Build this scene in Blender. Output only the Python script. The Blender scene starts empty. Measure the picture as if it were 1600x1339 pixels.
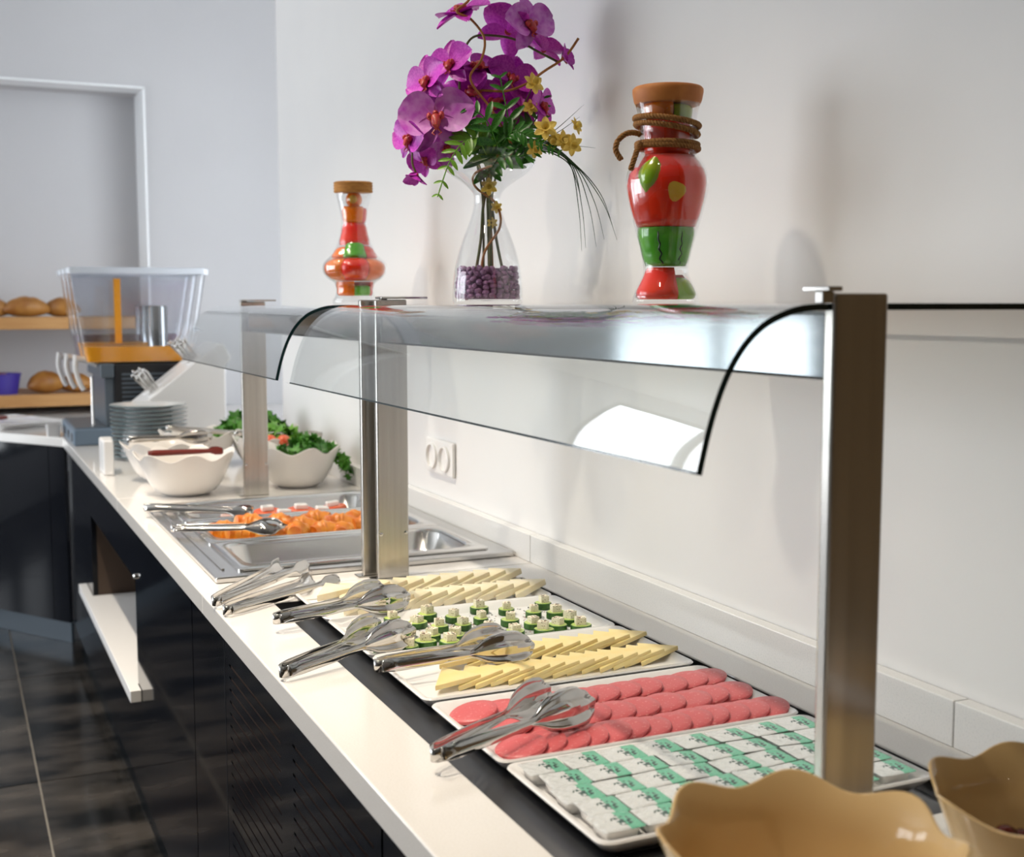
import bpy, bmesh, math, random
from mathutils import Vector, Matrix, Quaternion
random.seed(7)
PI = math.pi
scn = bpy.context.scene
COL = scn.collection

# ------------------------------------------------------------------ camera
cam_d = bpy.data.cameras.new('camera')
cam = bpy.data.objects.new('camera', cam_d)
COL.objects.link(cam)
cam_d.sensor_fit = 'HORIZONTAL'
cam_d.sensor_width = 36.0
cam_d.lens = 1926.4 / 1600 * 36
cam_d.clip_start = 0.02
pt, yw, rl = .09928, .42889, -.000787
F = Vector((math.sin(yw)*math.cos(pt), math.cos(yw)*math.cos(pt), -math.sin(pt)))
R0 = Vector((math.cos(yw), -math.sin(yw), 0)); U0 = R0.cross(F)
R = math.cos(rl)*R0 + math.sin(rl)*U0
U = -math.sin(rl)*R0 + math.cos(rl)*U0
M = Matrix((R, U, -F)).transposed().to_4x4()
M.translation = Vector((0, 0, 1.45))
cam.matrix_world = M
cam_d.dof.use_dof = True
cam_d.dof.focus_distance = 2.0
cam_d.dof.aperture_fstop = 5.6
scn.camera = cam

# ------------------------------------------------------------------ world, exposure
scn.view_settings.view_transform = 'Standard'
scn.view_settings.look = 'None'
scn.view_settings.exposure = 0.0
scn.view_settings.gamma = 1.0
scn.view_settings.use_curve_mapping = False
w = bpy.data.worlds.new('sky'); scn.world = w; w.use_nodes = True
nt = w.node_tree
bg = nt.nodes['Background']
bg.inputs['Color'].default_value = (0.90, 0.95, 1.0, 1)
bg.inputs['Strength'].default_value = 7.0

def portal(name, loc, rot, sx, sy):
    d = bpy.data.lights.new(name, 'AREA'); d.shape = 'RECTANGLE'; d.size = sx; d.size_y = sy
    d.cycles.is_portal = True
    o = bpy.data.objects.new(name, d); COL.objects.link(o); o.location = loc; o.rotation_euler = rot
WIN_BACK = (-4.0, -2.3)          # x range of the window in the far wall
WIN_LEFT = (3.4, 6.6)            # y range of the window in the left wall
WZ = (0.4, 2.9)
portal('window_portal', ((WIN_BACK[0]+WIN_BACK[1])/2, 6.98, (WZ[0]+WZ[1])/2), (-PI/2, 0, 0), WIN_BACK[1]-WIN_BACK[0], WZ[1]-WZ[0])
portal('window_portal', (-4.28, (WIN_LEFT[0]+WIN_LEFT[1])/2, (WZ[0]+WZ[1])/2), (0, -PI/2, 0), WZ[1]-WZ[0], WIN_LEFT[1]-WIN_LEFT[0])
CEIL = 3.25
LAMP_W = 5.0                    # each recessed warm downlight
LAMPS = [(x, y) for x in (-0.12,) for y in (1.05, 1.85, 2.65, 3.6)] + \
        [(x, y) for x in (-1.0, -2.5) for y in (-1.2, 0.4, 2.0, 3.6, 5.2)]
for i, (x, y) in enumerate(LAMPS):
    d = bpy.data.lights.new('downlight_lamp', 'AREA'); d.shape = 'DISK'; d.size = 0.09
    d.energy = LAMP_W * (2.7 if x > -.5 and y > 1.5 else 0.85 if x > -.5 else 0.35); d.color = (1.0, 0.88, 0.72)
    d.spread = 1.6
    o = bpy.data.objects.new('downlight_lamp', d); COL.objects.link(o)
    o.location = (x, y, CEIL-0.012)

# ------------------------------------------------------------------ helpers
def P(o, label=None, cat=None, group=None, kind=None):
    if label: o['label'] = label
    if cat: o['category'] = cat
    if group: o['group'] = group
    if kind: o['kind'] = kind
    return o
def link(name, me, parent=None, mats=None, loc=None, rot=None):
    o = bpy.data.objects.new(name, me); COL.objects.link(o)
    if parent: o.parent = parent
    if loc is not None: o.location = loc
    if rot is not None: o.rotation_euler = rot
    return o
def empty(name, loc=(0, 0, 0), rz=0.0):
    o = bpy.data.objects.new(name, None); COL.objects.link(o)
    o.location = loc; o.rotation_euler = (0, 0, rz); o.empty_display_size = .05
    return o
class MB:
    """collects shapes into one mesh"""
    def __init__(s): s.v = []; s.f = []; s.m = []
    def add(s, vs, fs, mi=0):
        b = len(s.v); s.v += [tuple(v) for v in vs]
        for f in fs: s.f.append(tuple(b+i for i in f)); s.m.append(mi)
        return s
    def box(s, x0, x1, y0, y1, z0, z1, mi=0):
        vs = [(x, y, z) for z in (z0, z1) for y in (y0, y1) for x in (x0, x1)]
        return s.add(vs, [(0,2,3,1),(4,5,7,6),(0,1,5,4),(2,6,7,3),(0,4,6,2),(1,3,7,5)], mi)
    def loft(s, rings, mi=0, cap0=False, cap1=False, closed=True):
        n = len(rings[0]); b = len(s.v)
        for r in rings: s.v += [tuple(p) for p in r]
        for i in range(len(rings)-1):
            for j in range(n if closed else n-1):
                k = (j+1) % n
                s.f.append((b+i*n+j, b+i*n+k, b+(i+1)*n+k, b+(i+1)*n+j)); s.m.append(mi)
        if cap0: s.f.append(tuple(b+j for j in reversed(range(n)))); s.m.append(mi)
        if cap1: s.f.append(tuple(b+(len(rings)-1)*n+j for j in range(n))); s.m.append(mi)
        return s
    def lathe(s, prof, n=32, mi=0, cap0=False, cap1=False, c=(0, 0)):
        return s.loft([[(c[0]+r*math.cos(2*PI*j/n), c[1]+r*math.sin(2*PI*j/n), z) for j in range(n)] for r, z in prof], mi, cap0, cap1)
    def tube(s, pts, rad, n=8, mi=0, cap=True):
        pts = [Vector(p) for p in pts]; rings = []
        rads = rad if isinstance(rad, (list, tuple)) else [rad]*len(pts)
        ref = None
        for i, p in enumerate(pts):
            t = (pts[min(i+1, len(pts)-1)] - pts[max(i-1, 0)])
            t = t.normalized() if t.length > 1e-9 else Vector((0, 0, 1))
            if ref is None:
                ref = Vector((0, 0, 1)) if abs(t.z) < .9 else Vector((1, 0, 0))
            a = ref - t*ref.dot(t)
            if a.length < 1e-6: a = t.orthogonal()
            a.normalize(); ref = a; b = t.cross(a)
            rings.append([p + (a*math.cos(2*PI*j/n) + b*math.sin(2*PI*j/n))*rads[i] for j in range(n)])
        return s.loft(rings, mi, cap, cap)
    def ball(s, c, r, nu=12, nv=8, mi=0, sc=(1, 1, 1)):
        rings = []
        for i in range(nv+1):
            a = PI*i/nv; rr = max(math.sin(a), .002)
            rings.append([(c[0]+r*sc[0]*rr*math.cos(2*PI*j/nu), c[1]+r*sc[1]*rr*math.sin(2*PI*j/nu), c[2]-r*sc[2]*math.cos(a)) for j in range(nu)])
        return s.loft(rings, mi)
    def prism(s, poly, z0, z1, mi=0):
        n = len(poly)
        return s.loft([[(x, y, z0) for x, y in poly], [(x, y, z1) for x, y in poly]], mi, True, True)
    def mesh(s, name, mats, smooth=False, angle=None):
        me = bpy.data.meshes.new(name); me.from_pydata(s.v, [], s.f)
        for m in (mats if isinstance(mats, (list, tuple)) else [mats]): me.materials.append(m)
        for p, mi in zip(me.polygons, s.m): p.material_index = mi
        bm = bmesh.new(); bm.from_mesh(me); bmesh.ops.recalc_face_normals(bm, faces=bm.faces); bm.to_mesh(me); bm.free()
        if smooth:
            me.shade_smooth()
            if angle: me.set_sharp_from_angle(angle=math.radians(angle))
        me.update(); return me
    def build(s, name, mats, parent=None, smooth=False, angle=40, loc=None, rot=None, bevel=0):
        o = link(name, s.mesh(name, mats, smooth, angle), parent, None, loc, rot)
        if bevel:
            b = o.modifiers.new('bevel', 'BEVEL'); b.width = bevel; b.segments = 2; b.limit_method = 'ANGLE'; b.angle_limit = math.radians(40)
        return o
def rrect(cx, cy, w, h, r, z, n=5):
    out = []
    for qx, qy, a0 in ((1, 1, 0), (-1, 1, 90), (-1, -1, 180), (1, -1, 270)):
        for i in range(n):
            a = math.radians(a0 + 90*i/(n-1))
            out.append((cx+qx*(w/2-r)+r*math.cos(a), cy+qy*(h/2-r)+r*math.sin(a), z))
    return out
def lerp(a, b, t): return a+(b-a)*t
def interp(tab, x):
    if x <= tab[0][0]: return tab[0][1]
    for (a, b), (c, d) in zip(tab, tab[1:]):
        if x <= c: return lerp(b, d, (x-a)/(c-a))
    return tab[-1][1]
def spline(pts, n=8):
    pts = [Vector(p) for p in pts]; out = []
    for i in range(len(pts)-1):
        p0, p1, p2, p3 = pts[max(i-1, 0)], pts[i], pts[i+1], pts[min(i+2, len(pts)-1)]
        for k in range(n):
            t = k/n
            out.append(.5*((2*p1)+(p2-p0)*t+(2*p0-5*p1+4*p2-p3)*t*t+(3*p1-p0-3*p2+p3)*t*t*t))
    out.append(pts[-1]); return out
ORD = ['first','second','third','fourth','fifth','sixth','seventh','eighth','ninth','tenth','eleventh','twelfth','thirteenth','fourteenth','fifteenth',
       'sixteenth','seventeenth','eighteenth','nineteenth','twentieth','twenty-first','twenty-second','twenty-third','twenty-fourth','twenty-fifth',
       'twenty-sixth','twenty-seventh','twenty-eighth','twenty-ninth','thirtieth','thirty-first']

# ------------------------------------------------------------------ materials
def base_mat(name):
    m = bpy.data.materials.new(name); m.use_nodes = True
    return m, m.node_tree.nodes, m.node_tree.links, m.node_tree.nodes['Principled BSDF']
def mat(name, col, rough=.5, metal=0.0, col2=None, scale=20, bump=0, bscale=None, coat=0, sss=0, stretch=None, trans=0, spec=None, contrast=(.35, .65), detail=4):
    m, N, L, b = base_mat(name)
    b.inputs['Base Color'].default_value = (*col, 1); b.inputs['Roughness'].default_value = rough
    b.inputs['Metallic'].default_value = metal
    if coat: b.inputs['Coat Weight'].default_value = coat; b.inputs['Coat Roughness'].default_value = .05
    if sss:
        b.inputs['Subsurface Weight'].default_value = sss; b.inputs['Subsurface Radius'].default_value = (.01, .006, .004); b.inputs['Subsurface Scale'].default_value = .5
    if trans: b.inputs['Transmission Weight'].default_value = trans
    if spec is not None: b.inputs['Specular IOR Level'].default_value = spec
    if col2 is not None or bump:
        tc = N.new('ShaderNodeTexCoord'); mp = N.new('ShaderNodeMapping'); L.new(tc.outputs['Object'], mp.inputs[0])
        if stretch: mp.inputs['Scale'].default_value = stretch
        if col2 is not None:
            n = N.new('ShaderNodeTexNoise'); n.inputs['Scale'].default_value = scale; n.inputs['Detail'].default_value = detail
            L.new(mp.outputs[0], n.inputs['Vector'])
            r = N.new('ShaderNodeValToRGB'); r.color_ramp.elements[0].position = contrast[0]; r.color_ramp.elements[1].position = contrast[1]
            r.color_ramp.elements[0].color = (*col, 1); r.color_ramp.elements[1].color = (*col2, 1)
            L.new(n.outputs[0], r.inputs[0]); L.new(r.outputs[0], b.inputs['Base Color'])
        if bump:
            n2 = N.new('ShaderNodeTexNoise'); n2.inputs['Scale'].default_value = bscale or scale; n2.inputs['Detail'].default_value = 3
            L.new(mp.outputs[0], n2.inputs['Vector'])
            bp = N.new('ShaderNodeBump'); bp.inputs['Strength'].default_value = bump; bp.inputs['Distance'].default_value = .002
            L.new(n2.outputs[0], bp.inputs['Height']); L.new(bp.outputs[0], b.inputs['Normal'])
    return m
def glass(name, tint=(.97, .985, .985), f0=.045, rough=0.0, gain=.95):
    """thin clear sheet: transparent with a mirror that grows towards grazing angles"""
    m = bpy.data.materials.new(name); m.use_nodes = True; N = m.node_tree.nodes; L = m.node_tree.links
    N.remove(N['Principled BSDF']); out = N['Material Output']
    tr = N.new('ShaderNodeBsdfTransparent'); tr.inputs[0].default_value = (*tint, 1)
    gl = N.new('ShaderNodeBsdfGlossy'); gl.inputs['Roughness'].default_value = rough; gl.inputs['Color'].default_value = (1, 1, 1, 1)
    lw = N.new('ShaderNodeLayerWeight'); lw.inputs['Blend'].default_value = .5
    pw = N.new('ShaderNodeMath'); pw.operation = 'POWER'; pw.inputs[1].default_value = 5
    L.new(lw.outputs['Facing'], pw.inputs[0])
    ma = N.new('ShaderNodeMath'); ma.operation = 'MULTIPLY_ADD'; ma.inputs[1].default_value = gain; ma.inputs[2].default_value = f0
    L.new(pw.outputs[0], ma.inputs[0])
    mx = N.new('ShaderNodeMixShader'); L.new(ma.outputs[0], mx.inputs[0]); L.new(tr.outputs[0], mx.inputs[1]); L.new(gl.outputs[0], mx.inputs[2])
    L.new(mx.outputs[0], out.inputs['Surface'])
    return m
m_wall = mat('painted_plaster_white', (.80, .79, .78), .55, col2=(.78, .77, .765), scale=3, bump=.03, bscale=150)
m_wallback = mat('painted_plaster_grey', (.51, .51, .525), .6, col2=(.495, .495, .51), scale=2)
m_jamb = mat('white_gloss_paint', (.84, .86, .88), .35)
m_ceil = mat('ceiling_paint', (.72, .71, .69), .8)
m_front = mat('brown_wood_panelling', (.21, .14, .07), .5, col2=(.15, .096, .048), scale=5, stretch=(6, 6, .5))
m_frame = mat('dark_window_frame', (.10, .11, .12), .4)
m_tile = mat('dark_slate_tile', (.006, .0065, .007), .16, spec=.22, col2=(.075, .066, .058), scale=2.6, detail=10, stretch=(1, 2.4, 1), bump=.04, bscale=9, contrast=(.42, .74))
m_grout = mat('tile_grout', (.20, .19, .17), .8)
m_quartz = mat('white_quartz', (.80, .775, .745), .12, col2=(.74, .71, .675), scale=420, detail=2, contrast=(.42, .75))
m_upst = mat('white_quartz_upstand', (.80, .79, .78), .16, col2=(.70, .70, .70), scale=380, detail=2, contrast=(.5, .8))
m_black = mat('black_gloss_lacquer', (.004, .005, .008), .06, spec=.2)
m_dark = mat('dark_carcass', (.035, .024, .018), .6)
m_slot = mat('brown_chipboard', (.40, .21, .125), .7)
m_recess = mat('dark_brown_recess', (.085, .055, .038), .6)
m_kick = mat('steel_blue_kickplate', (.085, .105, .125), .25, metal=.6)
m_white = mat('white_laminate', (.84, .83, .82), .3)
m_steel = mat('brushed_steel', (.60, .57, .53), .27, metal=1, col2=(.50, .475, .44), scale=60, stretch=(1, 1, .03), bump=.03, bscale=90)
m_polish = mat('polished_steel', (.27, .285, .295), .07, metal=1, bump=.012, bscale=9)
m_chrome = mat('tong_steel', (.60, .58, .555), .09, metal=1)
m_pan = mat('pan_steel', (.74, .73, .71), .2, metal=1, bump=.02, bscale=30)
m_rim = mat('satin_steel_rim', (.62, .61, .60), .24, metal=1, bump=.02, bscale=40)
m_blkmetal = mat('black_steel_tray', (.12, .12, .125), .28, metal=.9, bump=.06, bscale=25)
m_glass = glass('clear_guard_glass', (.955, .975, .975), .05)
m_vglass = glass('vase_glass', (.97, .975, .98), .06)
m_edge = mat('glass_edge_and_lip_line', (.004, .02, .022), .1)
m_porc = mat('white_porcelain', (.86, .85, .84), .12)
m_bowlw = mat('white_melamine', (.82, .78, .74), .16)
m_bowlt = mat('warm_lit_melamine', (.66, .46, .22), .08)  # tan of warm lamplight and shade put into the bowl colour
m_socket = mat('socket_plastic', (.86, .85, .84), .3)
m_blk = mat('black_plastic', (.01, .01, .012), .3)
m_ham = mat('ham', (.66, .125, .135), .36, col2=(.76, .27, .26), scale=260, detail=1, contrast=(.62, .72), sss=.1)
m_cheese = mat('yellow_cheese', (.92, .72, .30), .42, col2=(.93, .76, .38), scale=30, sss=.15)
m_feta = mat('wrapped_white_cheese', (.88, .80, .60), .22, col2=(.84, .73, .48), scale=25, sss=.15, bump=.3, bscale=60)
m_fetac = mat('white_cheese_cube', (.90, .84, .66), .5, col2=(.25, .20, .08), scale=420, detail=1, contrast=(.64, .70))
m_cskin = mat('cucumber_skin', (.012, .06, .008), .35, col2=(.05, .16, .02), scale=90)
m_cflesh = mat('cucumber_flesh', (.42, .58, .10), .35, col2=(.56, .66, .22), scale=60)
m_herb = mat('dried_herb', (.03, .04, .015), .8)
m_chili = mat('chili_flake', (.35, .03, .01), .7)
m_green = mat('parsley_leaf', (.035, .17, .012), .45, col2=(.10, .32, .03), scale=14)
m_lett = mat('lettuce_leaf', (.12, .34, .03), .4, col2=(.25, .50, .08), scale=12)
m_past = mat('golden_pastry', (.60, .13, .008), .35, col2=(.80, .36, .06), scale=24, bump=.6, bscale=60)
m_tom = mat('tomato_flesh', (.72, .08, .03), .25, col2=(.80, .20, .08), scale=60)
m_bread = mat('bread_crust', (.24, .085, .012), .5, col2=(.46, .22, .05), scale=9, bump=.3, bscale=40)
m_wood = mat('light_wood_board', (.44, .22, .075), .45, col2=(.50, .27, .10), scale=6, stretch=(1, 9, 9))
m_basket = mat('violet_basket', (.05, .03, .30), .5)
m_pet = mat('orchid_petal', (.52, .02, .50), .42, col2=(.68, .08, .62), scale=14)
m_petl = mat('orchid_petal_light', (.74, .30, .74), .45, col2=(.56, .06, .58), scale=3.2)
m_lip = mat('orchid_lip', (.38, .0, .07), .4, col2=(.62, .10, .02), scale=45)
m_fern = mat('fern_leaf', (.014, .095, .008), .35, col2=(.06, .26, .018), scale=22)
m_fernl = mat('fern_leaf_light', (.20, .42, .03), .38, col2=(.12, .30, .02), scale=30)
m_grass = mat('grass_blade', (.012, .05, .012), .4)
m_stem = mat('flower_stem', (.07, .11, .02), .5, col2=(.13, .10, .03), scale=40)
m_twig = mat('willow_twig', (.42, .17, .035), .5, col2=(.30, .11, .02), scale=40)
m_daff = mat('yellow_blossom', (.90, .64, .09), .5, col2=(.92, .74, .22), scale=60)
m_peb = mat('mauve_pebble', (.24, .10, .24), .35, col2=(.34, .17, .32), scale=60)
m_rope = mat('jute_rope', (.24, .095, .018), .8, col2=(.34, .16, .04), scale=200)
m_jute = mat('jute_lid', (.50, .23, .045), .8, col2=(.36, .15, .03), scale=60, stretch=(1, 1, 6))
m_cork = mat('orange_cloth_lid', (.60, .22, .045), .6, col2=(.50, .16, .03), scale=40)
m_vred = mat('pickled_red', (.90, .02, .006), .12, col2=(.84, .05, .008), scale=14, coat=.6)
m_vora = mat('pickled_orange', (.95, .17, .004), .12, col2=(.92, .26, .01), scale=18, coat=.6)
m_vyel = mat('pickled_yellow', (.85, .42, .04), .15, col2=(.80, .52, .07), scale=20, coat=.6)
m_vgrn = mat('pickled_green', (.07, .36, .02), .12, col2=(.17, .55, .04), scale=16, coat=.6)
m_vlim = mat('pickled_lime', (.46, .50, .02), .12, col2=(.22, .45, .02), scale=14, coat=.6)
m_blackp = mat('black_stripe', (.006, .012, .004), .3)
m_plate = mat('plate_china', (.72, .74, .74), .12)
m_prim = mat('plate_teal_rim', (.10, .18, .20), .15)
m_tank = glass('tank_plastic', (.93, .94, .96), .08, .08)
m_tankw = mat('tank_rim_plastic', (.66, .70, .76), .2)
m_oj = mat('orange_juice', (.90, .36, .01), .2)
m_grape = mat('grape_juice', (.10, .01, .07), .2)
m_dgrey = mat('dispenser_grey', (.10, .125, .15), .35)
m_dblack = mat('dispenser_black', (.012, .012, .014), .4)
m_dblue = mat('drip_tray_blue_grey', (.16, .22, .29), .35)
m_red = mat('red_tong_wood', (.16, .02, .012), .3)
m_olive = mat('dark_red_olive', (.09, .012, .006), .2)
m_lampred = mat('red_lens', (.7, .01, .03), .2)

# cream pack lid: silver foil with a green band and small dark print
def lid_material():
    m, N, L, b = base_mat('cream_lid_foil')
    tc = N.new('ShaderNodeTexCoord'); sp = N.new('ShaderNodeSeparateXYZ'); L.new(tc.outputs['Object'], sp.inputs[0])
    gt = N.new('ShaderNodeMath'); gt.operation = 'GREATER_THAN'; gt.inputs[1].default_value = .006; L.new(sp.outputs[0], gt.inputs[0])
    mx = N.new('ShaderNodeMix'); mx.data_type = 'RGBA'
    mx.inputs['A'].default_value = (.88, .90, .89, 1); mx.inputs['B'].default_value = (.22, .63, .43, 1)
    L.new(gt.outputs[0], mx.inputs['Factor'])
    n = N.new('ShaderNodeTexNoise'); n.inputs['Scale'].default_value = 210; n.inputs['Detail'].default_value = 1; L.new(tc.outputs['Object'], n.inputs['Vector'])
    # print sits around the middle of the green band's left side
    ds = N.new('ShaderNodeVectorMath'); ds.operation = 'DISTANCE'; ds.inputs[1].default_value = (.007, 0, .0); L.new(tc.outputs['Object'], ds.inputs[0])
    lt = N.new('ShaderNodeMath'); lt.operation = 'LESS_THAN'; lt.inputs[1].default_value = .0125; L.new(ds.outputs['Value'], lt.inputs[0])
    g2 = N.new('ShaderNodeMath'); g2.operation = 'GREATER_THAN'; g2.inputs[1].default_value = .55; L.new(n.outputs[0], g2.inputs[0])
    mu = N.new('ShaderNodeMath'); mu.operation = 'MULTIPLY'; L.new(lt.outputs[0], mu.inputs[0]); L.new(g2.outputs[0], mu.inputs[1])
    m2 = N.new('ShaderNodeMix'); m2.data_type = 'RGBA'; m2.inputs['B'].default_value = (.05, .12, .10, 1)
    L.new(mx.outputs['Result'], m2.inputs['A']); L.new(mu.outputs[0], m2.inputs['Factor'])
    L.new(m2.outputs['Result'], b.inputs['Base Color'])
    b.inputs['Metallic'].default_value = .4; b.inputs['Roughness'].default_value = .24
    n2 = N.new('ShaderNodeTexNoise'); n2.inputs['Scale'].default_value = 120; L.new(tc.outputs['Object'], n2.inputs['Vector'])
    bp = N.new('ShaderNodeBump'); bp.inputs['Strength'].default_value = .8; bp.inputs['Distance'].default_value = .004
    L.new(n2.outputs[0], bp.inputs['Height']); L.new(bp.outputs[0], b.inputs['Normal'])
    return m
m_lid = lid_material()
def emit(name, col, s):
    m, N, L, b = base_mat(name); b.inputs['Emission Color'].default_value = (*col, 1); b.inputs['Emission Strength'].default_value = s
    b.inputs['Base Color'].default_value = (*col, 1); return m

# ------------------------------------------------------------------ the setting
XF, XB, XW, ZC = .424, 1.121, 1.146, .90
YEND, YB = 4.60, 6.90
XL, YFRONT = -4.2, -3.6
def S(o): o['kind'] = 'structure'; return o
fl = S(MB().box(XL, 3.0, YFRONT, YB, -.06, -.004).build('floor', m_grout))
tile = MB().box(-.577, .577, -.577, .577, -.02, 0).mesh('tile', m_tile)
for i in range(-4, 3):
    for j in range(-4, 3):
        cx, cy = .2+.58+i*1.16, 3.92+.58+j*1.16
        if cy > YB or cx > 3.4: continue
        t = link('tile', tile, fl, None, (cx, cy, 0)); t.rotation_euler = (0, 0, PI*random.randint(0, 1))
S(MB().box(XL, 3.0, YFRONT, YB, CEIL, CEIL+.1).build('ceiling', m_ceil))
S(MB().box(XW, XW+.25, .90, YEND, 0, CEIL).build('wall_right', m_wall, bevel=.012))
S(MB().box(XW, XW+.25, YFRONT, .898, 0, CEIL).build('wall_right_near', m_front))
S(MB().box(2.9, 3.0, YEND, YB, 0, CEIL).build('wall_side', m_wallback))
# far wall with the bread recess and a window further left
NX0, NX1, NZ0, NZ1, ND = -.75, 1.005, .90, 2.60, .32
wb = MB()
wb.box(NX1, 3.0, YB, YB+.4, 0, CEIL).box(NX0, NX1, YB, YB+.4, 0, NZ0).box(NX0, NX1, YB, YB+.4, NZ1, CEIL)
wb.box(NX0, NX1, YB+ND, YB+.4, NZ0, NZ1)
wb.box(WIN_BACK[1], NX0, YB, YB+.4, 0, CEIL).box(XL-.1, WIN_BACK[0], YB, YB+.12, 0, CEIL)
wb.box(WIN_BACK[0], WIN_BACK[1], YB, YB+.12, 0, WZ[0]).box(WIN_BACK[0], WIN_BACK[1], YB, YB+.12, WZ[1], CEIL)
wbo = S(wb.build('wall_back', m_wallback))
tr = MB(); tr.box(NX1-.006, NX1+.004, YB-.012, YB+ND-.002, NZ0, NZ1+.006).box(NX0-.004, NX0+.006, YB-.012, YB+ND-.002, NZ0, NZ1+.006)
tr.box(NX0, NX1, YB-.012, YB+ND*.5, NZ1-.004, NZ1+.006)
S(tr.build('trim_1', m_jamb))
wl = MB()
wl.box(XL-.12, XL, YFRONT, WIN_LEFT[0], 0, CEIL).box(XL-.12, XL, WIN_LEFT[1], YB, 0, CEIL)
wl.box(XL-.12, XL, WIN_LEFT[0], WIN_LEFT[1], 0, WZ[0]).box(XL-.12, XL, WIN_LEFT[0], WIN_LEFT[1], WZ[1], CEIL)
S(wl.build('wall_left', m_wall))
S(MB().box(XL, XW+.25, YFRONT-.1, YFRONT, 0, CEIL).build('wall_front', m_front))
f = MB()
for x in (WIN_BACK[0]+.03, -3.15, WIN_BACK[1]-.03): f.box(x-.03, x+.03, YB+.02, YB+.09, WZ[0], WZ[1])
f.box(WIN_BACK[0], WIN_BACK[1], YB+.02, YB+.09, WZ[0], WZ[0]+.06).box(WIN_BACK[0], WIN_BACK[1], YB+.02, YB+.09, WZ[1]-.06, WZ[1])
S(f.build('window_1', m_frame))
f = MB()
for y in (WIN_LEFT[0]+.03, 5.0, WIN_LEFT[1]-.03): f.box(XL-.09, XL-.02, y-.03, y+.03, WZ[0], WZ[1])
f.box(XL-.09, XL-.02, WIN_LEFT[0], WIN_LEFT[1], WZ[0], WZ[0]+.06).box(XL-.09, XL-.02, WIN_LEFT[0], WIN_LEFT[1], WZ[1]-.06, WZ[1])
S(f.build('window_2', m_frame))
ring = MB().lathe([(.062, CEIL-.001), (.062, CEIL-.008), (.048, CEIL-.010), (.046, CEIL-.001)], 20).mesh('lamp_ring', m_white, True)
for i, (x, y) in enumerate(LAMPS):
    o = link('ceiling_light', ring, None, None, (x, y, 0))
    P(o, 'small round white recessed ceiling downlight trim', 'light', 'recessed ceiling downlights')

# ------------------------------------------------------------------ counter
def slab_hole(x0, x1, y0, y1, z0, z1, hx0, hx1, hy0, hy1):
    xs = [x0, hx0, hx1, x1]; ys = [y0, hy0, hy1, y1]; m = MB()
    vs = [(x, y, z) for z in (z0, z1) for y in ys for x in xs]
    idx = lambda i, j, k: k*16+j*4+i
    fs = []
    for i in range(3):
        for j in range(3):
            if i == 1 and j == 1: continue
            fs.append((idx(i,j,1), idx(i+1,j,1), idx(i+1,j+1,1), idx(i,j+1,1)))
            fs.append((idx(i,j,0), idx(i,j+1,0), idx(i+1,j+1,0), idx(i+1,j,0)))
    for i in range(3):
        fs += [(idx(i,0,0), idx(i+1,0,0), idx(i+1,0,1), idx(i,0,1)), (idx(i,3,0), idx(i,3,1), idx(i+1,3,1), idx(i+1,3,0)),
               (idx(0,i,0), idx(0,i,1), idx(0,i+1,1), idx(0,i+1,0)), (idx(3,i,0), idx(3,i+1,0), idx(3,i+1,1), idx(3,i,1))]
    fs += [(idx(1,1,0), idx(1,1,1), idx(2,1,1), idx(2,1,0)), (idx(1,2,0), idx(2,2,0), idx(2,2,1), idx(1,2,1)),
           (idx(1,1,0), idx(1,2,0), idx(1,2,1), idx(1,1,1)), (idx(2,1,0), idx(2,1,1), idx(2,2,1), idx(2,2,0))]
    m.add(vs, fs); return m
wt = empty('worktop', (XF, 1.0, ZC-.039))
P(wt, 'long white speckled quartz worktop with upstand along the wall', 'worktop')
def onto(o, parent):   # world-space mesh under a translated empty
    o.parent = parent; o.matrix_parent_inverse = Matrix.Translation(parent.location).inverted(); return o
CY0, CY1 = .985, 2.235
onto(slab_hole(XF, XW-.002, -.5, 2.353, ZC-.039, ZC, .533, 1.045, CY0, CY1).build('slab', m_quartz, bevel=.0025), wt)
onto(slab_hole(XF, XW-.002, 2.355, 3.65, ZC-.039, ZC, .50, 1.085, 2.455, 3.40).build('slab', m_quartz, bevel=.0025), wt)
poly = [(XF, 3.6502), (XW-.002, 3.6502), (XW-.002, YEND+.01), (2.88, YEND+.01), (2.88, YB-.002), (-.556, YB-.002), (XF, 5.462)]
onto(MB().prism(poly, ZC-.039, ZC).build('slab', m_quartz, bevel=.0025), wt)
for a, b in ((-.3, 1.128), (1.130, 2.358), (2.360, 3.588), (3.590, YEND-.005)):
    onto(MB().box(XB, XW-.001, a, b, ZC+.0002, ZC+.06).build('upstand_panel', m_upst, bevel=.0015), wt)

# base cabinets --------------------------------------------------------------
PX0, PX1, KX = XF+.02, XF+.038, .482     # front panel thickness range, kickplate line
PZ0, PZ1 = .10, ZC-.041
def cabinet(name, label, y0, y1):
    c = empty(name, (KX, (y0+y1)/2, 0)); P(c, label, 'cabinet', 'black gloss base cabinets under the worktop'); return c
def cab_common(c, y0, y1, body=True):
    if body: onto(MB().box(PX1+.004, XW-.03, y0+.002, y1-.002, .10, .70).build('body', m_dark), c)
    onto(MB().box(KX, KX+.012, y0+.001, y1-.001, .001, PZ0-.002).build('kickplate', m_kick), c)
G = .003
c = cabinet('base_cabinet', 'black gloss base cabinet end panel nearest the camera', -.4, 1.342)
cab_common(c, -.4, 1.342); onto(MB().box(PX0, PX1, -.4, 1.342-G, PZ0, PZ1).build('door', m_black, bevel=.001), c)
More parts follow.
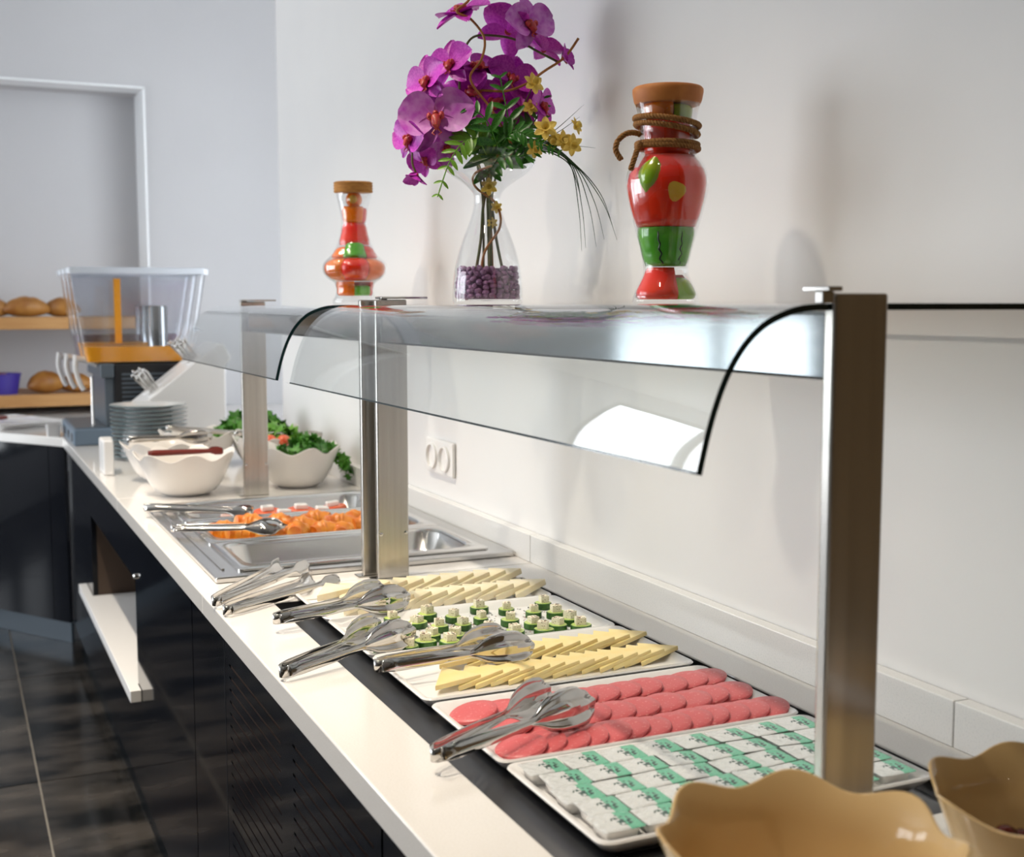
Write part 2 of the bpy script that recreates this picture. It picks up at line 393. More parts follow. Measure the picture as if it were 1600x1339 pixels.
# vent cabinet with slatted openings
c = cabinet('vented_cabinet', 'black gloss cabinet with two fields of horizontal vent slots', 1.342, 2.256)
cab_common(c, 1.342, 2.256)
V = [(1.375, 1.760), (1.835, 2.215)]; VZ0, VZ1 = .165, .80
pm = MB()
ys = [1.342+G, V[0][0], V[0][1], V[1][0], V[1][1], 2.256-G]
for i in range(5):
    if i in (1, 3):
        pm.box(PX0, PX1, ys[i], ys[i+1], PZ0, VZ0).box(PX0, PX1, ys[i], ys[i+1], VZ1, PZ1)
    else: pm.box(PX0, PX1, ys[i], ys[i+1], PZ0, PZ1)
onto(pm.build('door', m_black), c)
pitch = .0228; nsl = int((VZ1-VZ0)/pitch)
for (a, b) in V:
    onto(MB().box(PX0+.0034, PX0+.006, a, b, VZ0, VZ1).build('vent_backing', m_slot), c)
    sm = MB().box(PX0, PX0+.003, -(b-a)/2, (b-a)/2, 0, pitch-.0045).mesh('slat', m_black)
    for k in range(nsl+1):
        z = VZ1-(k+1)*pitch+.0045*0
        if z < VZ0: break
        o = link('slat', sm, c, None, (0, (a+b)/2, z)); o.matrix_parent_inverse = Matrix.Translation(c.location).inverted()
c = cabinet('filler_cabinet', 'narrow plain black gloss cabinet panel beside the vented cabinet', 2.256, 2.59)
cab_common(c, 2.256, 2.59); onto(MB().box(PX0, PX1, 2.256+G, 2.59-G, PZ0, PZ1).build('door', m_black, bevel=.001), c)
# cabinet with open tray slot
OY0, OY1, OZ0, OZ1 = 3.47, 4.62, .372, .70
c = cabinet('open_slot_cabinet', 'long black gloss cabinet with an open slot and white ledge', 2.59, 5.462)
onto(MB().box(KX, KX+.012, 2.592, 5.53, .001, PZ0-.002).build('kickplate', m_kick), c)
onto(MB().box(PX0, PX1, 2.59+G, OY0, PZ0, PZ1).build('door', m_black), c)
onto(MB().box(PX0, PX1, OY0+.0005, OY1-.0005, PZ0, OZ0).build('door', m_black), c)
onto(MB().box(PX0, PX1, OY0+.0005, OY1-.0005, OZ1, PZ1).build('door', m_black), c)
onto(MB().box(PX0, PX1, OY1, 5.475, PZ0, PZ1).build('door', m_black), c)
rec = MB().box(PX1, .92, OY0-.02, OY0-.001, OZ0, OZ1+.03).box(PX1, .92, OY1+.001, OY1+.02, OZ0, OZ1+.03).box(.90, .92, OY0, OY1, OZ0, OZ1+.03)
rec.box(PX1, .92, OY0, OY1, OZ1+.001, OZ1+.02)
onto(rec.build('recess_lining', m_recess), c)
lp = [(PX0-.03, OY0-.065), (PX0-.001, OY0-.065), (PX0-.001, OY0+.002), (.88, OY0+.002), (.88, OY1-.002), (PX0-.001, OY1-.002), (PX0-.001, OY1+.22), (PX0-.03, OY1+.22)]
onto(MB().prism(lp, OZ0+.001, OZ0+.034).build('ledge', m_white, bevel=.0015), c)
k = MB().lathe([(.0005, 0), (.008, .001), (.008, .006), (.005, .009), (.0005, .0095)], 14).build('knob', m_chrome, None, True)
k.rotation_euler = (0, -PI/2, 0); k.location = (PX0, OY0-.03, .715); onto(k, c)
# angled return cabinet
c = empty('angled_cabinet', (.2, 5.9, 0)); P(c, 'black gloss cabinet turning away at an angle at the far end', 'cabinet', 'black gloss base cabinets under the worktop')
dx, dy = -.5625, .8268; nx, ny = .8268, .5625        # along, inward
def along(s, d): return (XF+dx*s+nx*d, 5.462+dy*s+ny*d)
def strip(s0, s1, d0, d1, z0, z1, name, m):
    onto(MB().prism([along(s0, d0), along(s1, d0), along(s1, d1), along(s0, d1)], z0, z1).build(name, m), c)
strip(.02, .118, .02, .038, PZ0, PZ1, 'door', m_black); strip(.122, .90, .02, .038, PZ0, PZ1, 'door', m_black); strip(.904, 1.60, .02, .038, PZ0, PZ1, 'door', m_black)
strip(.05, 1.5, .05, .062, .001, PZ0-.002, 'kickplate', m_kick); strip(.06, 1.25, .042, .30, .10, .7, 'body', m_dark)

# ------------------------------------------------------------------ cold well and hot well
cw = empty('cold_well', (.79, 1.6, .70)); P(cw, 'black enamel cold well sunk into the worktop under the platters', 'food well')
prof = [(.5335, .898), (.5345, .884), (.538, .874), (.544, .872), (.551, .876), (.559, .8825), (.568, .886), (.580, .888), (.606, .888), (.616, .884), (.619, .87), (.620, .80)]
def wellring(t):
    x, z = t; d = x-.5335
    return rrect((.5335+1.0445)/2, (CY0+CY1)/2, 1.0445-.5335-2*d, CY1-CY0-2*d-.002, max(.004, .012-d*.1), z, 4)
onto(MB().loft([wellring(t) for t in prof], cap1=True).build('basin', m_blkmetal, None, True, 60), cw)
for y in (1.045, 1.29, 1.545, 1.79, 2.035, 2.20):
    onto(MB().box(.622, .956, y-.006, y+.006, .868, .889).build('support_bar', m_blkmetal, bevel=.002), cw)
hw = empty('hot_well', (.79, 2.93, .80)); P(hw, 'satin steel bain-marie well holding three deep pans', 'food well')
HX0, HX1, HY0, HY1 = .466, 1.117, 2.432, 3.425
onto(slab_hole(HX0, HX1, HY0, HY1, ZC+.0005, ZC+.0125, .530, 1.066, 2.466, 3.402).build('rim', m_rim, bevel=.003), hw)
onto(MB().loft([rrect(.798, 2.934, .534, .934, .01, ZC+.011), rrect(.798, 2.934, .534, .934, .01, ZC-.11)], cap1=True).build('tank', m_rim, None, True), hw)
onto(MB().box(.49, .497, 2.50, 3.38, ZC+.0127, ZC+.016).build('edge_rail', m_rim, bevel=.001), hw)
def gn_pan(y, label):
    cx = .798; t = empty('steel_pan', (cx, y, ZC-.05)); P(t, label, 'pan', 'steel pans in the bain-marie')
    W, D, z = .556, .306, ZC+.016
    rings = [rrect(cx, y, W, D, .012, z-.004, 6), rrect(cx, y, W, D, .012, z, 6), rrect(cx, y, W-.012, D-.012, .02, z+.003, 6), rrect(cx, y, W-.05, D-.05, .05, z+.002, 6),
             rrect(cx, y, W-.062, D-.062, .05, z-.006, 6), rrect(cx, y, W-.075, D-.075, .05, z-.044, 6), rrect(cx, y, W-.10, D-.10, .045, z-.054, 6)]
    onto(MB().loft(rings, cap1=True).build('basin', m_pan, None, True, 50), t); return t
PANY = (2.625, 2.934, 3.243)
gn_pan(PANY[0], 'empty steel pan nearest the platters'); gn_pan(PANY[1], 'steel pan filled with golden pastry rolls'); gn_pan(PANY[2], 'farthest steel pan with tomato slices and white cheese')

# ------------------------------------------------------------------ sneeze guards
GP = [(.621, 1.296), (.6214, 1.2978), (.6285, 1.327), (.637, 1.355), (.6475, 1.381), (.660, 1.403), (.675, 1.421), (.692, 1.4345), (.710, 1.443), (.730, 1.449), (.752, 1.4515), (.80, 1.452), (1.118, 1.452)]
def pane(y0, y1, parent):
    sp = spline([(x, 0, z) for x, z in GP[:-1]], 4); sp = [(p.x, p.z) for p in sp] + [GP[-1]]
    th = .0065; inn = []
    for i, (x, z) in enumerate(sp):
        a = sp[max(i-1, 0)]; b = sp[min(i+1, len(sp)-1)]; tx, tz = b[0]-a[0], b[1]-a[1]; l = math.hypot(tx, tz)
        inn.append((x+tz/l*th, z-tx/l*th))
    m = MB(); n = len(sp)
    def wall(ring0, ring1, mi, flip=False):
        m.loft([ring0, ring1], mi, closed=False)
    o0 = [(x, y0, z) for x, z in sp]; o1 = [(x, y1, z) for x, z in sp]; i0 = [(x, y0, z) for x, z in inn]; i1 = [(x, y1, z) for x, z in inn]
    m.loft([o0[4:], o1[4:]], 0, closed=False); m.loft([o0[:5], o1[:5]], 1, closed=False); m.loft([i0, i1], 0, closed=False)  # dark edge colour on the outer lip strip paints in the refraction line
    m.loft([o0, i0], 1, closed=False); m.loft([o1, i1], 0, closed=False)
    m.add([o0[0], o1[0], i1[0], i0[0]], [(0, 1, 2, 3)], 1); m.add([o0[-1], o1[-1], i1[-1], i0[-1]], [(0, 1, 2, 3)], 1)
    return onto(m.build('glass_panel', [m_glass, m_edge], None, True, 30), parent)
def post(x0, x1, y, parent, depth=.016, screws=True, cap=True, flange=True):
    p = onto(MB().box(x0, x1, y, y+depth, ZC+.0005, 1.462).build('post', m_steel, bevel=.003), parent)
    if screws:
        for sx in (x0+.004, x1-.010):
            s = MB().ball((0, 0, 0), .0042, 10, 6, sc=(1, .6, 1)).build('screw', m_chrome, None, True); s.location = (sx+.003, y, .993)
            s.parent = p
    if flange: onto(MB().box(x0-.012, x1, y-.004, y+depth+.01, ZC+.0003, ZC+.003).build('foot_plate', m_steel, bevel=.001), parent)
    return p
def clamp(x, y, parent, lx=.05):
    onto(MB().box(x-.008, x+lx, y-.02, y+.02, 1.4635, 1.468).box(x-.004, x+.010, y-.006, y+.006, 1.452, 1.4635).build('clamp', m_chrome, bevel=.001), parent)
def switch(x, y, parent):
    s = onto(MB().box(x, x+.05, y-.022, y-.001, 1.388, 1.424).build('lamp_switch', m_blk, bevel=.004), parent)
    onto(MB().box(x-.004, x+.010, y-.025, y-.004, 1.395, 1.418).build('switch_lens', m_lampred, bevel=.003), parent)
    onto(MB().box(x+.020, x+.036, y-.0235, y-.021, 1.397, 1.415).build('switch_rocker', m_dgrey, bevel=.002), parent)
g1 = empty('sneeze_guard', (.79, 1.6, ZC)); P(g1, 'curved glass sneeze guard on steel posts over the cold platters', 'sneeze guard', 'curved glass sneeze guards')
g2 = empty('sneeze_guard', (.79, 3.0, ZC)); P(g2, 'curved glass sneeze guard on steel posts over the hot pans', 'sneeze guard', 'curved glass sneeze guards')
pane(.951, 2.43, g1); pane(2.549, 3.664, g2)
post(.770, .836, .945, g1, screws=False); post(.770, .836, 2.330, g1); post(.752, .818, 2.372, g2, screws=False); post(.764, .836, 3.530, g2)
onto(MB().box(.776, .830, .962, 2.3295, 1.3765, 1.4445).build('rail', m_polish, None, False, bevel=.004), g1)
onto(MB().box(.776, .812, 2.389, 3.5295, 1.3765, 1.4445).build('rail', m_polish, None, False, bevel=.004), g2)
clamp(.760, .951, g1, .008); clamp(.79, 2.35, g1, .09); clamp(.775, 3.54, g2, .09)
switch(.785, 2.330, g1); switch(.785, 3.530, g2)

# ------------------------------------------------------------------ wall socket
so = empty('wall_socket', (XW, 2.936, 1.065)); P(so, 'white double wall socket on the wall under the glass shelf', 'socket')
onto(MB().box(XW-.011, XW-.0005, 2.842, 3.030, 1.018, 1.108).build('plate', m_socket, bevel=.005), so)
for y in (2.892, 2.980):
    b = MB().lathe([(.034, 0), (.034, .006), (.029, .007), (.027, -.004), (.001, -.004)], 24).build('socket_well', m_socket, None, True); b.rotation_euler = (0, -PI/2, 0); b.location = (XW-.0112, y, 1.063); onto(b, so)
    for dz in (-.0095, .0095):
        h = MB().lathe([(.0028, 0), (.0028, .001), (.0002, .001)], 10).build('pin_hole', m_blk, None, True); h.rotation_euler = (0, -PI/2, 0); h.location = (XW-.0085, y+dz*.3, 1.063+dz); onto(h, so)

# ------------------------------------------------------------------ platters and food
PZ = .891
plat_rings = lambda W, D: [rrect(0, 0, W-.05, D-.05, .012, 0), rrect(0, 0, W-.03, D-.03, .014, .001), rrect(0, 0, W-.003, D-.003, .016, .0145), rrect(0, 0, W, D, .016, .017),
    rrect(0, 0, W-.004, D-.004, .014, .019), rrect(0, 0, W-.016, D-.016, .012, .018), rrect(0, 0, W-.036, D-.036, .010, .008), rrect(0, 0, W-.044, D-.044, .010, .0065)]
plat_me = MB().loft(plat_rings(.442, .244), cap0=True, cap1=True).mesh('platter', m_porc, True, 40)
PLY = [('cream', 1.168, 'white rectangular platter under the green and silver cream portions'), ('ham', 1.416, 'white rectangular platter carrying three rows of ham'),
       ('cheese', 1.672, 'white rectangular platter with yellow cheese triangles'), ('cuc', 1.916, 'white rectangular platter strewn with cucumber and cheese bites'),
       ('feta', 2.160, 'white rectangular platter of wrapped white cheese slices')]
for k, y, lab in PLY:
    o = link('platter', plat_me, None, None, (.798, y, PZ)); P(o, lab, 'platter', 'white platters in the cold well')
FZ = PZ+.0068
# ham
def ham_mesh():
    n = 26; m = MB(); t = .0052; r = .0330
    rings = []
    for rr, z in ((r*.02, 0), (r*.97, 0), (r, .001), (r, t-.001), (r*.97, t), (r*.6, t+.0004), (r*.02, t+.0002)):
        rings.append([(rr*math.cos(2*PI*j/n)*(1+.015*math.sin(3*2*PI*j/n)), rr*math.sin(2*PI*j/n), z) for j in range(n)])
    return m.loft(rings).mesh('ham_slice', m_ham, True, 50)
hm = ham_mesh()
rows = [(1.486, 11, .625, .995, 'the ham row nearest the cheese'), (1.416, 10, .640, .990, 'the middle ham row'), (1.343, 13, .624, .990, 'the ham row nearest the cream portions')]
for (y, n, x0, x1, rl_) in rows:
    for i in range(n):
        x = lerp(x0, x1, i/(n-1)) + random.uniform(-.003, .003)
        o = link('ham_slice', hm, None, None, (x, y+random.uniform(-.004, .004), FZ+.0045 + (.002 if i == 0 else 0)), (random.uniform(-.04, .04), -.13+random.uniform(-.02, .02), random.uniform(0, 6)))
        # shingled: the right side rests on the next slice
        o.rotation_mode = 'XYZ'
        o.rotation_euler = (random.uniform(-.03, .03), -.17+random.uniform(-.05, .03), random.uniform(-.1, .1))
        P(o, 'pink ham slice, %s from the left in %s' % (ORD[i], rl_), 'ham slice', 'ham slices')
# cheese triangles
def tri_mesh(name, s, t, m_):
    pts = [(-s*.5, -s*.42), (s*.55, -s*.30), (s*.05, s*.55)]
    m = MB(); rings = []
    for z, k in ((0, .985), (t*.15, 1), (t*.85, 1), (t, .985)):
        rings.append([(x*k, y*k, z) for x, y in pts])
    return m.loft(rings, cap0=True, cap1=True).mesh(name, m_)
ch = tri_mesh('cheese_slice', .072, .007, m_cheese)
for (y, n, x0, x1, rr) in ((1.735, 10, .705, .985, 'the back cheese row'), (1.640, 14, .660, .985, 'the front cheese row')):
    for i in range(n):
        x = lerp(x0, x1, i/(n-1))
        if i == 0: x -= .012
        o = link('cheese_slice', ch, None, None, (x, y-.008+random.uniform(-.003, .003), FZ+.0065+(.002 if i == 0 else 0)), (.02, -.20 if i else -.06, random.uniform(-.06, .06)))
        P(o, 'yellow cheese triangle, %s from the left in %s' % (ORD[i], rr), 'cheese slice', 'yellow cheese slices')
fe = tri_mesh('white_cheese_slice', .076, .012, m_feta)
for (y, n, x0, x1, rr) in ((2.222, 11, .640, .985, 'the far row by the steel post'), (2.112, 11, .650, .985, 'the row nearest the cucumber bites')):
    for i in range(n):
        x = lerp(x0, x1, i/(n-1))
        o = link('white_cheese_slice', fe, None, None, (x, y-.004+random.uniform(-.003, .003), FZ+.0085+(.002 if i == 0 else 0)), (.03, -.24 if i else -.08, random.uniform(-.12, .12)+.1))
        P(o, 'wrapped white cheese triangle, %s from the left in %s' % (ORD[i], rr), 'cheese slice', 'wrapped white cheese slices')
# cucumber bites
CUC = [(0.576,1.776),(0.600,1.925),(0.610,1.762),(0.645,1.785),(0.652,1.828),(0.668,1.861),(0.675,1.962),(0.693,1.822),(0.705,1.771),(0.706,1.918),(0.735,1.815),(0.730,1.875),(0.738,1.955),(0.775,1.925),(0.771,1.870),(0.785,1.783),(0.796,1.823),(0.815,1.895),(0.836,1.797),(0.841,1.970),(0.856,1.862),(0.880,1.775),(0.885,1.830),(0.883,1.937),(0.918,1.800),(0.918,1.897),(0.950,1.775),(0.955,1.825),(0.960,1.945),(0.952,1.875)]
cu_ring = MB()
n = 18
cu_ring.loft([[(r*math.cos(2*PI*j/n), r*math.sin(2*PI*j/n), z) for j in range(n)] for r, z in ((.0165, 0), (.0185, .001), (.0185, .0125), (.0172, .0135))], 0, True, False)
cu_ring.loft([[(r*math.cos(2*PI*j/n), r*math.sin(2*PI*j/n), z) for j in range(n)] for r, z in ((.0172, .0135), (.010, .0138), (.0005, .0138))], 1)
cu_me = cu_ring.mesh('cucumber', [m_cskin, m_cflesh], True, 40)
cube_me = MB().box(-.0088, .0088, -.0088, .0088, .0138, .0275).mesh('cheese_cube', m_fetac)
fl_v = MB()
for k in range(9):
    x, y = random.uniform(-.008, .008), random.uniform(-.008, .008); a = random.uniform(0, PI); d = .0024
    fl_v.add([(x+d*math.cos(a), y+d*math.sin(a), .0277), (x-d*.4*math.sin(a), y+d*.4*math.cos(a), .0282), (x-d*math.cos(a), y-d*math.sin(a), .0277), (x+d*.4*math.sin(a), y-d*.4*math.cos(a), .0284)], [(0, 1, 2, 3)], k % 3 == 0)
fl_me = fl_v.mesh('herb_flakes', [m_herb, m_chili])
CUC = sorted([(min(max(x, .612), .985), min(max(y, 1.822), 2.012)+0*x) for x, y in [(x+.012, y+.045) for x, y in CUC]])
# keep neighbours apart
pts = [list(p) for p in CUC]
for it in range(60):
    for i in range(len(pts)):
        for j in range(i):
            ddx, ddy = pts[i][0]-pts[j][0], pts[i][1]-pts[j][1]; d = math.hypot(ddx, ddy) or 1e-4
            if d < .040:
                k = (.040-d)/2/d; pts[i][0] += ddx*k; pts[i][1] += ddy*k; pts[j][0] -= ddx*k; pts[j][1] -= ddy*k
    for p in pts: p[0] = min(max(p[0], .612), .988); p[1] = min(max(p[1], 1.822), 2.008)
pts.sort()
for i, (x, y) in enumerate(pts):
    o = link('cucumber_bite', cu_me, None, None, (x, y, FZ), (0, 0, random.uniform(0, 6))); sc_ = random.uniform(.82, 1.06); o.scale = (sc_, sc_*random.uniform(.8, 1), random.uniform(.72, .95))
    c1 = link('cheese_cube', cube_me, o); c1.rotation_euler = (0, 0, random.uniform(-.6, .6)); c1.location = (random.uniform(-.002, .002), random.uniform(-.002, .002), 0)
    link('herb_flakes', fl_me, c1)['kind'] = 'stuff'
    P(o, 'herbed cheese cube on a cucumber slice, %s from the left on its platter' % ORD[i], 'cucumber bite', 'cucumber and cheese bites')
# herb crumbs on the platter
hb = MB()
for k in range(520):
    x, y = random.uniform(.60, .995), random.uniform(1.825, 2.01); a = random.uniform(0, PI); d = random.uniform(.0014, .0030)
    hb.add([(x+d*math.cos(a), y+d*math.sin(a), FZ+.0002), (x-d*.5*math.sin(a), y+d*.5*math.cos(a), FZ+.001), (x-d*math.cos(a), y-d*math.sin(a), FZ+.0002), (x+d*.5*math.sin(a), y-d*.5*math.cos(a), FZ+.0008)], [(0, 1, 2, 3)], int(random.random() < .3))
P(hb.build('herb_crumbs', [m_herb, m_chili]), 'dark dried herb crumbs sprinkled over the cucumber platter', 'herbs', None, 'stuff')
# cream portions
cup = MB().loft([rrect(0, 0, .034, .026, .005, 0), rrect(0, 0, .038, .030, .006, .003), rrect(0, 0, .044, .035, .007, .0155)], cap0=True).mesh('cup', m_porc, True, 40)
lid = MB().loft([rrect(0, 0, .0500, .0412, .003, -.0004, 3), rrect(0, 0, .0505, .0416, .003, .0003, 3), rrect(0, 0, .045, .036, .003, .0011, 3)], cap0=True, cap1=True).mesh('foil_lid', m_lid)
NXp, NYp = 8, 5
for j in range(NYp):
    for i in range(NXp):
        x = .616 + i*.0515 + random.uniform(-.0015, .0015) + (.003 if j % 2 else -.002); y = 1.082 + j*.0425 + random.uniform(-.001, .001)
        o = link('cream_portion', cup, None, None, (x, y, FZ+.0003), (0, 0, random.uniform(-.05, .05)))
        l = link('foil_lid', lid, o, None, (0, 0, .0158)); l.rotation_euler = (random.uniform(-.04, .04), random.uniform(-.04, .04), 0)
        P(o, 'green and silver cream portion, %s from the left, %s row counted from the ham' % (ORD[i], ORD[NYp-1-j]), 'cream portion', 'foil-lidded cream portions')

# ------------------------------------------------------------------ tongs
def arm_mesh(L, style):
    """one arm: strip along +X, width along Z, hollow towards +Y"""
    nu, nv = 44, 13; m = MB(); rows_ = []
    for i in range(nu+1):
        s = i/nu; x = s*L
        if style == 'leaf':
            wd = interp([(0, .0085), (.08, .010), (.35, .0085), (.52, .0062), (.60, .0050), (.645, .0080), (.70, .0175), (.77, .0240), (.86, .0275), (.94, .0265), (.98, .0235), (1, .0190)], s)
            hol = interp([(0, .001), (.08, .004), (.5, .0045), (.62, .0025), (.70, .005), (.85, .011), (1, .005)], s)
            rib = interp([(.60, 0), (.70, .0026), (.88, .0040), (1, .0022)], s)
        elif style == 'spoon':
            wd = interp([(0, .0085), (.1, .010), (.5, .008), (.68, .006), (.74, .014), (.82, .023), (.90, .025), (.96, .019), (1, .005)], s); hol = interp([(0, .001), (.1, .004), (.65, .003), (.85, .013), (1, .003)], s); rib = 0
        else:
            wd = interp([(0, .0085), (.08, .010), (.60, .0082), (.80, .0062), (.84, .0075), (.88, .0135), (.97, .0140), (1, .0110)], s); hol = interp([(0, .001), (.08, .0045), (.78, .004), (.86, .002), (.97, .003), (1, .005)], s); rib = 0
        row = []
        for j in range(nv):
            t = -1+2*j/(nv-1)
            y = hol*(1-t*t) + rib*math.cos(t*PI*2.5)
            if s > .97 and style != 'plain': pass
            row.append((x + (.012*(1-t*t) if style != 'plain' and s > .985 else 0), y, t*wd))
        rows_.append(row)
    m.loft(rows_, closed=False)
    return m.mesh('arm', m_chrome, True, 60)
ARM = {st: arm_mesh(L, st) for st, L in (('leaf', .235), ('spoon', .25), ('plain', .29))}
def tongs(label, a, b, z, style='leaf', roll=.35, open_=.20, lift=.0, parent_grp='serving tongs'):
    """a: bend end (x,y), b: tip middle"""
    t = empty('serving_tongs', (a[0], a[1], z)); P(t, label, 'tongs', parent_grp)
    ang = math.atan2(b[1]-a[1], b[0]-a[0]); t.rotation_mode = 'XYZ'
    q = Matrix.Rotation(ang, 4, 'Z') @ Matrix.Rotation(-lift, 4, 'Y')
    t.rotation_euler = q.to_euler()
    gap = .008
    for s in (-1, 1):
        o = link('arm', ARM[style], t, None, (0, s*gap, 0), (Matrix.Rotation(s*open_/2, 4, 'Z') @ Matrix.Rotation(roll, 4, 'X')).to_euler())
        if s > 0: o.scale = (1, 1, 1)
        else: o.scale = (1, -1, 1)
        sl = o.modifiers.new('thick', 'SOLIDIFY'); sl.thickness = .0011; sl.offset = 0
    m = MB(); rings = []
    for k in range(13):
        a_ = PI/2 + PI*k/12
        rings.append([(gap*math.cos(a_)*1.2+.002, gap*math.sin(a_), zz) for zz in (-.0085, .0085)])
    m.loft(rings, closed=False)
    o = m.build('bend', m_chrome, t, True); sl = o.modifiers.new('thick', 'SOLIDIFY'); sl.thickness = .0012; sl.offset = 0
    return t
tongs('leaf-ended steel tongs lying over the wrapped white cheese', (.488, 2.020), (.70, 2.075), .925, roll=-.50, lift=.03)
tongs('leaf-ended steel tongs reaching into the cucumber bites', (.432, 1.752), (.650, 1.865), .915, roll=-.50, lift=.06)
tongs('leaf-ended steel tongs lying across the cheese platter edge', (.552, 1.672), (.755, 1.700), .930, roll=-.50, lift=.0)
tongs('leaf-ended steel tongs resting on the ham slices', (.505, 1.318), (.715, 1.402), .925, roll=-.50, lift=.05)
tongs('plain flat-ended steel tongs on the worktop, nearer the empty pan', (.428, 2.236), (.660, 2.478), .914, 'plain', roll=-.35, open_=.15, lift=.035)
tongs('plain flat-ended steel tongs on the worktop, nearer the white cheese', (.434, 2.168), (.682, 2.356), .912, 'plain', roll=-.35, open_=.15, lift=.0)
tongs('long steel tongs lying across the tomato pan', (.455, 3.285), (.70, 3.10), .928, 'plain', roll=-.3, open_=.06, lift=.0)
tongs('steel spoon-ended tongs lying on the pastry rolls', (.468, 2.935), (.705, 2.850), .930, 'spoon', roll=-.9, open_=.12, lift=.0)

# ------------------------------------------------------------------ hot food
def pastry_mesh(seed):
    rnd = random.Random(seed); L = rnd.uniform(.060, .072); n = 12; pts_ = []; rad = []
    for i in range(n+1):
        t = i/n; a = (t-.5)*rnd.uniform(.5, .9)
        pts_.append((L*(t-.5), .012*math.cos((t-.5)*PI)+rnd.uniform(-.0006, .0006), 0))
        rad.append((.012+.013*math.sin(PI*min(max(t, .12), .88)))*(1+.09*math.sin(t*24)))
    return MB().tube(pts_, rad, 14).mesh('pastry_roll', m_past, True, 60)
pms = [pastry_mesh(s) for s in range(4)]
PAS = [(0.600,3.010),(0.668,3.030),(0.622,2.930),(0.735,3.015),(0.690,2.885),(0.783,2.975),(0.755,2.872),(0.835,3.020),(0.815,2.880),(0.882,2.968),(0.868,2.872),(0.940,3.010),(0.928,2.900),(0.990,2.950)]
for i, (x, y) in enumerate(sorted(PAS)):
    o = link('pastry_roll', pms[i % 4], None, None, (x, y, ZC+.002+.004*(i % 3)), (random.uniform(-.2, .2), random.uniform(-.15, .15), random.uniform(-.9, .9)))
    P(o, 'golden pastry roll in the middle steel pan, %s from the left' % ORD[i], 'pastry', 'golden pastry rolls')
oil = MB().loft([rrect(.798, PANY[1], .478, .228, .05, ZC-.030, 6), rrect(.798, PANY[1], .45, .20, .045, ZC-.0385, 6)], cap1=True, cap0=True).build('pan_sauce', m_vyel)
P(oil, 'thin yellow oil on the bottom of the pastry pan', 'sauce')
TOM = [(0.655,3.235),(0.700,3.305),(0.775,3.300),(0.865,3.290),(0.960,3.300),(0.905,3.225),(0.80,3.22)]
tmm = MB().lathe([(.001, 0), (.036, 0), (.039, .006), (.036, .014), (.001, .0145)], 20).mesh('tomato_slice', m_tom, True, 50)
for i, (x, y) in enumerate(sorted(TOM)):
    o = link('tomato_slice', tmm, None, None, (x, y, ZC-.019), (random.uniform(-.1, .1), random.uniform(-.1, .1), 0))
    MB().box(-.017, .017, -.012, .012, .0143, .028).build('cheese_piece', m_fetac if False else m_porc, o, bevel=.003)
    P(o, 'red tomato slice with white cheese in the farthest pan, %s from the left' % ORD[i], 'tomato slice', 'tomato slices with cheese')

# ------------------------------------------------------------------ wavy bowls
def bowl(label, x, y, D, Hh, m_, waves=7, rot=0, group='wavy-rimmed bowls', foot=.42, za=.045, ra=.04):
    n = 96; r = D/2
    prof_o = [(.0, .004), (foot-.06, .004), (foot, 0), (foot+.02, .012), (.60, .11), (.72, .28), (.82, .50), (.90, .74), (1.0, 1.0)]
    m = MB(); rings = []
    def ringat(k, h, off):
        out = []
        for j in range(n):
            a = 2*PI*j/n; wv = math.cos(waves*a); amp = max(0, (h-.25)/.75)**1.6
            rr = max(k*r*(1+ra*wv*amp)-off, .0005); z = h*Hh + za*Hh*wv*amp
            out.append((rr*math.cos(a), rr*math.sin(a), z))
        return out
    for k, h in prof_o: rings.append(ringat(k, h, 0))
    rings.append([(p[0]*.992, p[1]*.992, p[2]+.0012) for p in ringat(1.0, 1.0, .001)])
    for k, h in reversed(prof_o[4:]): rings.append([(p[0], p[1], p[2]) for p in ringat(k, h, .0036)])
    rings.append(ringat(.55, .085, .003)); rings.append(ringat(.02, .075, 0))
    m.loft(rings)
    o = m.build('wavy_bowl', m_, None, True, 70, loc=(x, y, ZC+.0003), rot=(0, 0, rot))
    return P(o, label, 'bowl', group)
bowl('large wavy bowl tinted with warm lamplight in the front foreground', .612, .768, .238, .128, m_bowlt, 7, .12)
bowl('wavy bowl tinted with warm lamplight cut off at the right edge', .906, .774, .236, .108, m_bowlt, 7, .25)
bowl('white wavy bowl with dark red tongs, nearest the counter front', .622, 3.665, .285, .118, m_bowlw, 7, .2, za=.09, ra=.05)
bowl('white wavy bowl with steel tongs in front of the plates', .62, 3.985, .275, .118, m_bowlw, 7, .35, za=.09, ra=.05)
bowl('white wavy bowl beside the plate stack', .775, 4.285, .26, .118, m_bowlw, 7, .1, za=.09, ra=.05)
bowl('white wavy bowl of parsley against the wall', .960, 3.685, .262, .118, m_bowlw, 7, .3, za=.09, ra=.05)
bowl('white wavy bowl of lettuce and tomato behind the parsley', .965, 3.985, .262, .118, m_bowlw, 7, .0, za=.09, ra=.05)
bowl('white wavy bowl of dark herbs behind the steel post', 1.00, 4.30, .25, .118, m_bowlw, 7, .2, za=.09, ra=.05)
t = tongs('tongs with dark red handles resting on the front white bowl', (.510, 3.585), (.70, 3.61), 1.034, 'plain', roll=-.3, open_=.05, lift=-.02)
t.scale = (.72, .8, .8)
for ch_ in t.children: 
    ch_.material_slots[0].link = 'OBJECT'; ch_.material_slots[0].material = m_red
tongs('steel tongs resting on the bowl before the plates', (.50, 3.925), (.74, 3.90), 1.040, 'leaf', roll=.4, open_=.08, lift=.02)
tongs('steel tongs standing up in the bowl beside the plates', (.66, 4.20), (.84, 4.20), 1.045, 'plain', roll=.4, open_=.06, lift=-.12)
tongs('steel tongs on the lettuce bowl beside the post', (.83, 3.93), (1.00, 3.96), 1.045, 'plain', roll=.4, open_=.06, lift=-.08)
